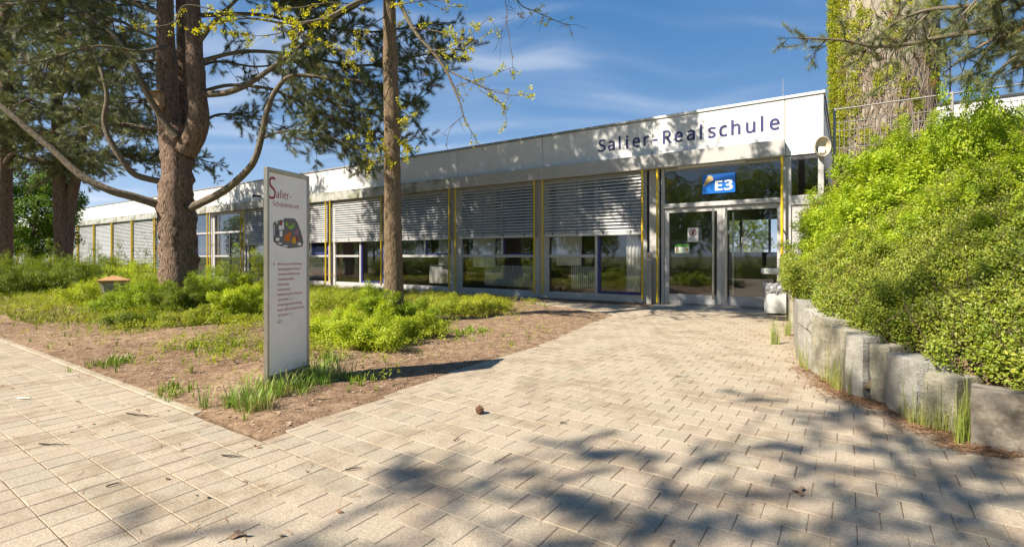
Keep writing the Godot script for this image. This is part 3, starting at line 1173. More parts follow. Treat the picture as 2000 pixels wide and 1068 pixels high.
func build_far_bays(s: Node3D) -> void:
	# bay behind the pine: glazing without blind; beyond it bays with blinds let right down
	var far := [-33.85, -37.5, -41.2, -44.9, -48.6, -52.3, -56.0, -59.7, -63.4, -67.1, -70.8, -74.5, -78.2, -82.0]
	var w := part("window", s)
	bar(w, "stile", M.frame, -33.9, -33.7, 0.0, 3.79)
	bar(w, "mid_rail", M.frame, -33.7, -30.36, 2.62, 2.72)
	bar(w, "mid_rail", M.frame, -33.7, -30.36, 1.305, 1.395)
	bar(w, "bottom_rail", M.frame, -33.7, -30.36, 0.0, 0.215)
	bar(w, "stile", M.frame, -30.36, -30.12, 0.0, 3.79)
	bar(w, "mullion", M.frame, -32.3, -32.2, 1.397, 2.618)
	sash(w, M.blue, -32.198, -30.362, 1.397, 2.618, 0.06)
	pane(w, -33.7, -30.36, 0.215, 1.305)
	pane(w, -33.7, -30.36, 1.395, 2.62)
	pane(w, -33.7, -30.36, 2.72, 3.79)
	pole(s, -30.36, 0.14)
	pole(s, -33.7, 0.14)
	for k in far.size() - 1:
		var x1: float = far[k] - 0.13
		var x0: float = far[k + 1] + 0.13
		pole(s, far[k + 1] - 0.1, 0.14)
		pole(s, far[k + 1] + 0.1, 0.14)
		bar(s, "upright", M.dark_frame, far[k + 1] - 0.13, far[k + 1] + 0.13, 0.0, 3.79)
		var g := part("window", s)
		bar(g, "bottom_rail", M.frame, x0, x1, 0.0, 0.215)
		pane(g, x0, x1, 0.215, 3.79)
		var d := part("blind", s)
		var y := 0.5 if k % 4 != 2 else 0.62
		rng.seed = 540 + k
		if k < 5:
			var mesh := slat_mesh(x1 - x0, 0.9 if k == 3 else 0.68)
			while y < 3.74:
				var o := put("slat", mesh, M.slat, d)
				o.position = Vector3(x0, y, FACADE + 0.115)
				o.rotation.x = rnd(-0.05, 0.05)
				y += 0.098
		else:
			var all := MB.new()
			var one := slat_mesh(x1 - x0, 0.7)
			var arr := one.surface_get_arrays(0)
			while y < 3.74:
				var base := all.v.size()
				for p in arr[Mesh.ARRAY_VERTEX]:
					all.v.append(p + Vector3(x0, y, FACADE + 0.115))
				all.n.append_array(arr[Mesh.ARRAY_NORMAL])
				all.uv.append_array(arr[Mesh.ARRAY_TEX_UV])
				for q in arr[Mesh.ARRAY_INDEX]:
					all.i.append(base + q)
				y += 0.098
			tag(put("slat_field", all, M.slat, d), "", "", "", "stuff")


func build_entrance(s: Node3D) -> void:
	var b := MB.new()
	bar(s, "upright", M.grey_panel, -4.80, -4.45, 0.0, 3.79, -0.07, 0.0)
	pole(s, -4.43, 0.05)
	pole(s, -1.36, 0.05)
	var f := part("door_frame", s)
	bar(f, "stile", M.frame, -4.38, -4.30, 0.0, 3.79, -0.07, 0.03)
	bar(f, "stile", M.frame, -1.36, -1.18, 0.0, 3.79, -0.07, 0.03)
	bar(f, "transom", M.frame, -4.298, -1.362, 2.68, 2.80, -0.09, 0.07)
	bar(f, "head", M.frame, -4.298, -1.362, 3.72, 3.79)
	bar(f, "threshold", M.galvanised, -4.298, -1.362, 0.0, 0.05, -0.09, 0.01)
	pane(f, -4.298, -1.362, 2.80, 3.72)
	# two leaves
	for a in [[-4.295, -2.782, -2.98, -1.0], [-2.776, -1.365, -2.66, 1.0]]:
		var d := part("door_leaf", s)
		var x0: float = a[0]
		var x1: float = a[1]
		bar(d, "stile", M.frame, x0, x0 + 0.125, 0.055, 2.67, -0.08, 0.0)
		bar(d, "stile", M.frame, x1 - 0.125, x1, 0.055, 2.67, -0.08, 0.0)
		bar(d, "bottom_rail", M.frame, x0 + 0.127, x1 - 0.127, 0.055, 0.30, -0.08, 0.0)
		bar(d, "top_rail", M.frame, x0 + 0.127, x1 - 0.127, 2.55, 2.67, -0.08, 0.0)
		pane(d, x0 + 0.125, x1 - 0.125, 0.3, 2.55)
		var h := MB.new()
		var hx: float = a[2]
		h.tube([Vector3(hx, 0.2, FACADE + 0.10), Vector3(hx, 2.62, FACADE + 0.10)], [0.03, 0.03], 12)
		h.disc(Vector3(hx, 2.62, FACADE + 0.10), Vector3.UP, 0.03)
		h.disc(Vector3(hx, 0.2, FACADE + 0.10), Vector3.DOWN, 0.03)
		for y in [0.26, 2.56]:
			h.tube([Vector3(hx, y, FACADE - 0.02), Vector3(hx, y, FACADE + 0.10)], [0.014, 0.014], 8)
		put("handle", h, M.handle, d)
		h = MB.new()
		h.tube([Vector3(hx + 0.13, 0.32, FACADE - 0.12), Vector3(hx + 0.13, 2.5, FACADE - 0.12)], [0.028, 0.028], 10)
		put("inner_handle", h, M.handle, d)
	b = MB.new()
	b.bevel(Vector3(-2.72, 1.22, FACADE), Vector3(-2.68, 1.32, FACADE + 0.012), 0.004)
	put("lock_plate", b, M.steel, s)
	# side light to the right of the door, with a panel below
	var w := part("side_light", s)
	bar(w, "stile", M.frame, -0.62, -0.5, 0.0, 3.79)
	bar(w, "mid_rail", M.frame, -1.178, -0.62, 2.60, 2.83, -0.07, 0.03)
	bar(w, "head_rail", M.dark_frame, -1.178, -0.62, 3.70, 3.79)
	pane(w, -1.178, -0.62, 2.83, 3.70)
	bar(w, "lower_panel", M.frame, -1.178, -0.62, 0.0, 2.598, -0.06, -0.01)
	# strip light and spot lamp under the blind casing
	b = MB.new()
	b.bevel(Vector3(-3.9, 3.745, FACADE + 0.05), Vector3(-2.2, 3.792, FACADE + 0.12), 0.008)
	put("strip_housing", b, M.white_panel, s)
	# bell post beside the door
	var p := thing("bell_post", "short galvanised post with a brown bell plate, left of the entrance door", "post", Vector3(-4.66, 0.0, FACADE + 0.2))
	b = MB.new()
	b.bevel(Vector3(-0.075, 0, -0.05), Vector3(0.075, 1.22, 0.05), 0.008)
	put("body", b, M.galvanised, p)
	b = MB.new()
	b.bevel(Vector3(-0.075, 1.222, -0.05), Vector3(0.075, 1.45, 0.05), 0.008)
	put("head", b, M.frame, p)
	b = MB.new()
	b.bevel(Vector3(-0.04, 1.28, 0.05), Vector3(0.045, 1.40, 0.06), 0.004)
	put("bell_plate", b, M.wood_new, p)
	door_papers()
	entrance_sign()
	waste_bin()
	flood_lamp()


func sheet_of(called: String, label: String, x0: float, x1: float, y0: float, y1: float, m: Material) -> Node3D:
	var p := thing(called, label, "notice", Vector3((x0 + x1) / 2, (y0 + y1) / 2, FACADE - 0.033))
	var b := MB.new()
	b.box(Vector3(-(x1 - x0) / 2, -(y1 - y0) / 2, 0), Vector3((x1 - x0) / 2, (y1 - y0) / 2, 0.002))
	put("sheet", b, m, p)
	return p


func ring_poly(r0: float, r1: float, count := 28) -> Array:
	var out := []
	for k in count:
		var a := TAU * k / count
		var b := TAU * (k + 1) / count
		out.append([Vector2(cos(a), sin(a)) * r0, Vector2(cos(b), sin(b)) * r0, Vector2(cos(b), sin(b)) * r1, Vector2(cos(a), sin(a)) * r1])
	return out


func door_papers() -> void:
	var p := sheet_of("notice", "white notice with a red no-phones ring on the left door leaf", -3.67, -3.39, 1.735, 2.12, M.paper)
	var b := MB.new()
	for q in ring_poly(0.075, 0.095):
		b.quad(Vector3(q[0].x, q[0].y + 0.06, 0.004), Vector3(q[1].x, q[1].y + 0.06, 0.004), Vector3(q[2].x, q[2].y + 0.06, 0.004), Vector3(q[3].x, q[3].y + 0.06, 0.004), Vector3.BACK)
	b.box(Vector3(-0.085, -0.009, 0.004), Vector3(0.085, 0.009, 0.005), Transform3D(Basis(Vector3.BACK, 0.785), Vector3(0, 0.06, 0)))
	put("ban_ring", b, M.print_red, p)
	b = MB.new()
	b.plate(PackedVector2Array([Vector2(-0.028, 0.01), Vector2(0.028, 0.01), Vector2(0.028, 0.11), Vector2(-0.028, 0.11)]), 0.002, 0.0035)
	put("phone_symbol", b, M.black, p)
	for k in 5:
		b = MB.new()
		b.box(Vector3(-0.11, -0.085 - k * 0.018, 0.002), Vector3(0.06 + 0.03 * (k % 3), -0.079 - k * 0.018, 0.003))
		put("text_line", b, M.print_grey, p)
	p = sheet_of("flyer", "green and white event flyer low on the left door leaf", -4.015, -3.63, 1.42, 1.68, M.paper)
	b = MB.new()
	b.box(Vector3(-0.19, 0.05, 0.002), Vector3(0.19, 0.128, 0.003))
	put("green_band", b, M.print_green, p)
	b = MB.new()
	b.box(Vector3(-0.19, -0.128, 0.002), Vector3(0.19, -0.11, 0.003))
	put("green_band", b, M.print_green, p)
	b = MB.new()
	b.box(Vector3(-0.165, -0.09, 0.002), Vector3(-0.10, 0.03, 0.003))
	put("photo_print", b, M.table_wood, p)
	b = MB.new()
	b.box(Vector3(0.1, -0.06, 0.002), Vector3(0.165, 0.01, 0.003))
	put("badge_print", b, M.yellow, p)
	for k in 3:
		b = MB.new()
		b.box(Vector3(-0.06, 0.0 - k * 0.028, 0.002), Vector3(0.06, 0.01 - k * 0.028, 0.003))
		put("text_line", b, M.print_green, p)
	p = sheet_of("sticker", "small square black-and-white sticker on the right door leaf glass", -2.317, -2.184, 1.69, 1.83, M.paper)
	for k in 3:
		b = MB.new()
		b.box(Vector3(-0.05, 0.03 - k * 0.035, 0.002), Vector3(0.05, 0.048 - k * 0.035, 0.003))
		put("text_line", b, M.letter_blue, p)
	p = sheet_of("sticker", "tiny white sticker behind the right door handle", -2.70, -2.61, 1.93, 2.02, M.paper)


func entrance_sign() -> void:
	var p := thing("entrance_sign", "blue panel with gold rays and white E3 above the door", "sign", Vector3(-2.86, 3.265, FACADE + 0.02))
	var hw := 0.41
	var hh := 0.255
	var b := MB.new()
	b.bevel(Vector3(-hw, -hh, -0.012), Vector3(hw, hh, 0.012), 0.003)
	put("panel", b, M.sign_blue, p)
	b = MB.new()
	b.box(Vector3(-hw + 0.004, 0.02, 0.012), Vector3(hw - 0.004, hh - 0.004, 0.0135))
	put("dark_field", b, M.sign_blue_dark, p)
	# four rays that fan out from the lower left
	var rays := MB.new()
	for a in [[0.62, 0.30, 0.0], [0.76, 0.31, 0.015], [0.90, 0.29, 0.03], [1.05, 0.26, 0.04]]:
		var foot := Vector2(-0.385 + a[2] * 0.3, -0.045 + a[2])
		var d := Vector2(cos(a[0]), sin(a[0]))
		var side := Vector2(-d.y, d.x)
		rays.plate(PackedVector2Array([foot - side * 0.007, foot + d * a[1] - side * 0.019, foot + d * (a[1] + 0.015), foot + d * a[1] + side * 0.013, foot + side * 0.005]), 0.0135, 0.016)
	put("rays", rays, M.sign_gold, p)
	var at := Transform3D()
	letter("letter", "E3", font(-1.0), -0.085, -0.185, 0.36, 0.435, M.sign_white, at, p, 0.016, 0.004)


func waste_bin() -> void:
	var p := thing("waste_bin", "grey waste bin with grey bag and flat roof, right of the entrance", "waste bin", Vector3(-1.429, 0.0, -12.953), 0.35)
	var b := MB.new()
	b.bevel(Vector3(0.2, -0.02, -0.06), Vector3(0.30, 1.06, 0.06), 0.012)
	put("post", b, M.galvanised, p)
	b = MB.new()
	b.bevel(Vector3(-0.26, 0.93, -0.17), Vector3(0.30, 1.065, 0.17), 0.02)
	put("roof", b, M.bin_grey, p)
	b = MB.new()
	for a in [[-0.19, -0.175, -0.15, 0.15], [0.185, 0.2, -0.15, 0.15], [-0.175, 0.185, -0.15, -0.135], [-0.175, 0.185, 0.135, 0.15]]:
		b.box(Vector3(a[0], 0.04, a[2]), Vector3(a[1], 0.68, a[3]))
	b.box(Vector3(-0.175, 0.04, -0.135), Vector3(0.185, 0.06, 0.135))
	put("body", b, M.bin_grey, p)
	# crumpled bag turned over the rim
	b = MB.new()
	var f := noise(6.0, 3, 61)
	var rows := 12
	var cols := 40
	var at := func(k: int, r: int) -> Vector3:
		var a := TAU * k / cols
		var e := Vector2(cos(a), sin(a))
		e /= pow(pow(absf(e.x / 0.205), 6) + pow(absf(e.y / 0.165), 6), 1.0 / 6.0)
		var y := lerpf(0.50, 0.735, minf(1.0, r / 8.0)) if r <= 8 else 0.735 - (r - 8) * 0.05
		var wob := f.get_noise_3d(e.x * 2, y * 1.6, e.y * 2)
		var grow := 1.05 + 0.10 * sin(PI * minf(r, 8) / 8.0) + 0.22 * wob - (0.06 * (r - 8) if r > 8 else 0.0)
		return Vector3(e.x * grow, y + 0.05 * f.get_noise_2d(a * 2.0, r * 0.3), e.y * grow)
	for r in rows - 1:
		for k in cols:
			var q0: Vector3 = at.call(k, r)
			var q1: Vector3 = at.call((k + 1) % cols, r)
			var q2: Vector3 = at.call((k + 1) % cols, r + 1)
			var q3: Vector3 = at.call(k, r + 1)
			var o := Vector3(q0.x, 0.05, q0.z) if r < 8 else Vector3(-q0.x, 0.4, -q0.z)
			b.tri(q0, q1, q2, o)
			b.tri(q0, q2, q3, o)
	put("bag", b, M.bag, p)


func flood_lamp() -> void:
	# oval beige housing on a bracket at the roof corner, hollow side towards the way
	var p := thing("floodlight", "oval beige floodlight housing on the building corner above the shrubs", "lamp", Vector3(-0.52, 3.93, FACADE + 0.16), 0.42)
	var shell := MB.new()
	var prof := [Vector2(0.02, -0.16), Vector2(0.12, -0.14), Vector2(0.175, -0.07), Vector2(0.19, 0.02), Vector2(0.178, 0.022), Vector2(0.16, -0.05), Vector2(0.11, -0.115), Vector2(0.0, -0.13)]
	var turn := Transform3D(Basis(Vector3.RIGHT, PI / 2), Vector3.ZERO)
	var raw := MB.new()
	raw.lathe(prof, 28)
	for k in raw.v.size():
		var q := turn * raw.v[k]
		shell.v.append(Vector3(q.x * 0.95, q.y * 1.25 + 0.03 * q.y * q.y, q.z))
		shell.n.append(turn.basis * raw.n[k])
	shell.uv = raw.uv
	shell.i = raw.i
	put("housing", shell, M.beige, p)
	var b := MB.new()
	b.bevel(Vector3(-0.07, -0.16, -0.10), Vector3(0.07, 0.0, -0.01), 0.02)
	put("lamp_unit", b, M.sign_white, p)
	b = MB.new()
	b.tube([Vector3(0.0, -0.02, -0.14), Vector3(0.06, -0.1, -0.24)], [0.025, 0.025], 8)
	put("bracket", b, M.beige, p)


func curtain(s: Node3D, x0: float, x1: float, y0: float, y1: float, z: float) -> void:
	var b := MB.new()
	var count := int((x1 - x0) / 0.018)
	for side in 2:
		for k in count:
			var xa := lerpf(x0, x1, float(k) / count)
			var xb := lerpf(x0, x1, float(k + 1) / count)
			var za := z + 0.03 * sin(xa * 62.0 + sin(xa * 9.0)) + 0.004 * side
			var zb := z + 0.03 * sin(xb * 62.0 + sin(xb * 9.0)) + 0.004 * side
			b.quad(Vector3(xa, y0, za), Vector3(xb, y0, zb), Vector3(xb, y1, zb), Vector3(xa, y1, za), Vector3.BACK if side else Vector3.FORWARD)
	put("curtain", b, M.curtain, s)


func furnish(s: Node3D) -> void:
	curtain(s, -5.5, -4.95, 0.3, 3.7, FACADE - 0.2)
	curtain(s, -7.85, -6.95, 1.05, 3.7, FACADE - 0.2)
	curtain(s, -11.3, -10.3, 0.95, 3.7, FACADE - 0.2)
	curtain(s, -13.0, -12.2, 1.0, 3.7, FACADE - 0.2)
	for a in [[-7.4, -6.35], [-10.9, -8.55], [-13.6, -12.25], [-21.9, -20.2]]:
		var r := part("radiator", s)
		var x: float = a[0]
		while x < a[1]:
			var b := MB.new()
			b.box(Vector3(x, 0.30, FACADE - 0.42), Vector3(x + 0.032, 1.02, FACADE - 0.34))
			put("fin", b, M.radiator, r)
			x += 0.07
		var t := MB.new()
		t.box(Vector3(a[0], 0.36, FACADE - 0.46), Vector3(a[1], 0.42, FACADE - 0.422))
		t.box(Vector3(a[0], 0.90, FACADE - 0.46), Vector3(a[1], 0.96, FACADE - 0.422))
		put("manifold", t, M.radiator, r)
	for a in [[-9.7, -15.6], [-7.6, -15.4], [-14.3, -16.0]]:
		var t := thing("school_desk", "light wooden desk inside", "desk", Vector3(a[0], 0.03, a[1]), 0.0, "desks inside the classrooms")
		t.set_meta("label", {-9.7: "light wooden desk behind the glass of the second blind from the door", -7.6: "light wooden desk behind the glass of the blind nearest the door", -14.3: "light wooden desk behind the glass just right of the maple trunk"}[a[0]])
		var b := MB.new()
		b.bevel(Vector3(-0.65, 0.70, -0.3), Vector3(0.65, 0.74, 0.3), 0.01)
		put("desk_top", b, M.table_wood, t)
		for q in [Vector2(-0.58, -0.24), Vector2(0.58, -0.24), Vector2(-0.58, 0.24), Vector2(0.58, 0.24)]:
			b = MB.new()
			b.tube([Vector3(q.x, 0, q.y), Vector3(q.x, 0.70, q.y)], [0.018, 0.018], 8)
			put("leg", b, M.steel, t)
	# lobby: a dark notice wall
	var b := MB.new()
	b.box(Vector3(-3.5, 0.03, -18.2), Vector3(-3.38, 3.7, -16.2))
	put("partition", b, M.wall_in, s)


# ---------------------------------------------------------------- foliage pieces
func tuft_mesh(needles: int, length: float, stub: float, wide: float, seed_: int) -> ArrayMesh:
	var b := MB.new()
	var r := RandomNumberGenerator.new()
	r.seed = seed_
	for k in needles:
		var a := r.randf() * TAU
		var open := r.randf_range(0.35, 1.15)
		var d := Vector3(cos(a) * sin(open), cos(open), sin(a) * sin(open))
		var p := Vector3(0, stub * r.randf(), 0)
		var side := d.cross(Vector3(sin(a * 3.0), 0.4, cos(a * 2.0))).normalized() * wide / 2
		b.tri(p - side, p + side, p + d * length * r.randf_range(0.75, 1.1), side.cross(d))
	return b.mesh()


func sprig_mesh(leaves: int, size: float, spread: float, ratio: float, seed_: int) -> ArrayMesh:
	# a twig end: pointed, slightly folded leaves set round it
	var b := MB.new()
	var r := RandomNumberGenerator.new()
	r.seed = seed_
	for k in leaves:
		var a := k * 2.4 + r.randf_range(-0.5, 0.5)
		var lift := r.randf_range(-0.1, 0.9)
		var d := Vector3(cos(a) * cos(lift), sin(lift), sin(a) * cos(lift))
		var p := Vector3(0, spread * (float(k) / leaves) * 1.3 - spread * 0.4, 0) + d * spread * r.randf_range(0.1, 0.6)
		var l := size * r.randf_range(0.65, 1.15)
		var side := d.cross(Vector3.UP + Vector3(r.randf_range(-0.6, 0.6), 0, r.randf_range(-0.6, 0.6))).normalized()
		var up := side.cross(d).normalized()
		if up.y < 0.0:
			up = -up
		var w := l * ratio / 2
		var m := p + d * l * 0.45
		var tip := p + d * l - up * l * 0.12
		b.tri(p, m + side * w + up * l * 0.06, tip, up)
		b.tri(p, m - side * w + up * l * 0.06, tip, up)
	return b.mesh()


func blade_mesh(blades: int, height: float, spread: float, wide: float, seed_: int) -> ArrayMesh:
	var b := MB.new()
	var r := RandomNumberGenerator.new()
	r.seed = seed_
	for k in blades:
		var a := r.randf() * TAU
		var d := Vector3(cos(a), 0, sin(a))
		var p := d * spread * r.randf() * 0.4
		var h := height * r.randf_range(0.5, 1.1)
		var lean := r.randf_range(0.1, 0.6) * h
		var side := Vector3(-d.z, 0, d.x) * wide / 2
		var m := p + Vector3(0, h * 0.55, 0) + d * lean * 0.3
		var n := p + Vector3(0, h * 0.88, 0) + d * lean * 0.75
		var t := p + Vector3(0, h * 0.95, 0) + d * lean * 1.25
		b.quad(p - side, p + side, m + side * 0.9, m - side * 0.9, -d + Vector3.UP * 0.3)
		b.quad(m - side * 0.9, m + side * 0.9, n + side * 0.55, n - side * 0.55, -d + Vector3.UP * 0.5)
		b.tri(n - side * 0.55, n + side * 0.55, t, Vector3.UP)
	return b.mesh()


func mixed(a: Color, b: Color) -> Color:
	var c := a.lerp(b, rng.randf())
	var k := rnd(0.8, 1.2)
	return Color(c.r * k, c.g * k, c.b * k)


# side branches, twigs and needle tufts along a limb
func pine_sprays(limb: Array, wood: MB, tufts: Array, from: float, reach: float, every: float, droop := 0.25) -> void:
	var total := 0.0
	for k in limb.size() - 1:
		total += limb[k].distance_to(limb[k + 1])
	var gone := 0.0
	var next := total * from
	for k in limb.size() - 1:
		var a: Vector3 = limb[k]
		var b: Vector3 = limb[k + 1]
		var l := a.distance_to(b)
		var t := (b - a) / maxf(l, 0.001)
		while next < gone + l:
			var p := a + t * (next - gone)
			var f := next / total
			var side := t.cross(Vector3.UP).normalized() * (1.0 if rng.randf() < 0.5 else -1.0)
			var d := (t * rnd(0.1, 0.9) + side * rnd(0.3, 1.0) + Vector3(0, rnd(-0.5, 0.35) - droop * 0.5, 0)).normalized()
			var len_ := reach * rnd(0.45, 1.1) * (1.0 - 0.45 * f)
			spray(p, d, len_, wood, tufts, droop)
			next += every * rnd(0.6, 1.4)
		gone += l
	spray(limb[-1], (limb[-1] - limb[-2]).normalized(), reach * 0.5, wood, tufts, droop)


func spray(p: Vector3, d: Vector3, len_: float, wood: MB, tufts: Array, droop: float) -> void:
	var pts := [p]
	var q := p
	var dir := d
	var steps := 4
	for s in steps:
		dir = (dir + Vector3(rnd(-0.2, 0.2), rnd(-0.12, 0.1) - droop * 0.3 * (1.0 if s < 2 else -0.6), rnd(-0.2, 0.2))).normalized()
		q += dir * len_ / steps
		pts.append(q)
	wood.tube(pts, ramp(0.006 + len_ * 0.009, 0.004, pts.size()), 4)
	var along := len_ * 0.2
	while along < len_:
		var s := along / len_ * steps
		var k := mini(int(s), steps - 1)
		var at: Vector3 = pts[k].lerp(pts[k + 1], s - k)
		var t: Vector3 = (pts[k + 1] - pts[k]).normalized()
		var o := ball().normalized()
		var td := (t * 0.7 + o * 0.8 + Vector3.UP * 0.2).normalized()
		var tl := rnd(0.12, 0.32)
		var e := at + td * tl
		wood.tube([at, e], [0.004, 0.0025], 3)
		var u := 0.35
		while u <= 1.0:
			tufts.append(Transform3D(aim(td + ball() * 0.2, rnd(0, TAU)).scaled(Vector3.ONE * rnd(0.8, 1.25)), at.lerp(e, u) - td * 0.04))
			u += 0.32
		along += rnd(0.09, 0.17)
	tufts.append(Transform3D(aim(dir, rnd(0, TAU)), q - dir * 0.05))


func limb_into(wood: MB, pts: Array, r0: float, r1: float, sides := 8, gnarl: FastNoiseLite = null) -> Array:
	var s := smooth(pts, 5)
	wood.tube(s, ramp(r0, r1, s.size(), 0.8), sides, gnarl, 0.12, 1.0, Vector2(1.2, 0.6))
	return s


func auto_limbs(stem: Array, y0: float, y1: float, count: int, reach: float, r0: float, wood: MB, twigs: MB, tufts: Array, every: float, rise := 0.1) -> void:
	for k in count:
		var y := lerpf(y0, y1, (k + rnd(0.0, 0.8)) / count)
		var p: Vector3 = stem[-1]
		for j in stem.size() - 1:
			if stem[j].y <= y and stem[j + 1].y >= y:
				p = stem[j].lerp(stem[j + 1], (y - stem[j].y) / maxf(stem[j + 1].y - stem[j].y, 0.001))
		var a := k * 2.4 + rnd(-0.4, 0.4)
		var l := reach * rnd(0.7, 1.15) * (1.0 - 0.5 * float(k) / count)
		var d := Vector3(cos(a), 0, sin(a))
		var pts := [p, p + d * l * 0.33 + Vector3(0, l * rise, 0), p + d.rotated(Vector3.UP, rnd(-0.3, 0.3)) * l * 0.68 + Vector3(0, l * rise * 1.3 + rnd(-0.2, 0.2), 0), p + d.rotated(Vector3.UP, rnd(-0.4, 0.4)) * l + Vector3(0, l * rise * rnd(0.6, 2.2), 0)]
		var s := limb_into(wood, pts, r0, 0.02, 6)
		pine_sprays(s, twigs, tufts, 0.2, minf(l * 0.36, 1.9), every)


func finish_pine(t: Node3D, trunk: MB, wood: MB, twigs: MB, tufts: Array, sunny: Color, deep: Color, mesh: Mesh) -> void:
	put("trunk", trunk, M.pine_bark, t)
	put("limbs", wood, M.limb_bark, t)
	var crown := part("crown", t)
	var col := []
	for k in tufts.size():
		col.append(mixed(sunny, deep) if rng.randf() > 0.03 else Color(0.20, 0.10, 0.035))
	tag(many("needles", mesh, M.needle, tufts, col, crown), "", "", "", "stuff")
	put("twigs", twigs, M.twig_dark, crown)


var tuft_a: Mesh
var sprig_big: Mesh
var sprig_mid: Mesh
var sprig_small: Mesh
var sprig_maple: Mesh
var sprig_tree: Mesh
var tuft_grass: Mesh
var tuft_short: Mesh

func make_pieces() -> void:
	tuft_a = tuft_mesh(50, 0.13, 0.15, 0.0055, 1)
	sprig_big = sprig_mesh(8, 0.055, 0.085, 0.6, 2)
	sprig_mid = sprig_mesh(11, 0.034, 0.052, 0.58, 3)
	sprig_small = sprig_mesh(10, 0.030, 0.052, 0.62, 4)
	sprig_maple = sprig_mesh(7, 0.055, 0.05, 0.75, 5)
	sprig_tree = sprig_mesh(14, 0.085, 0.16, 0.7, 6)
	tuft_grass = blade_mesh(15, 0.26, 0.14, 0.0048, 7)
	tuft_short = blade_mesh(9, 0.07, 0.05, 0.005, 8)


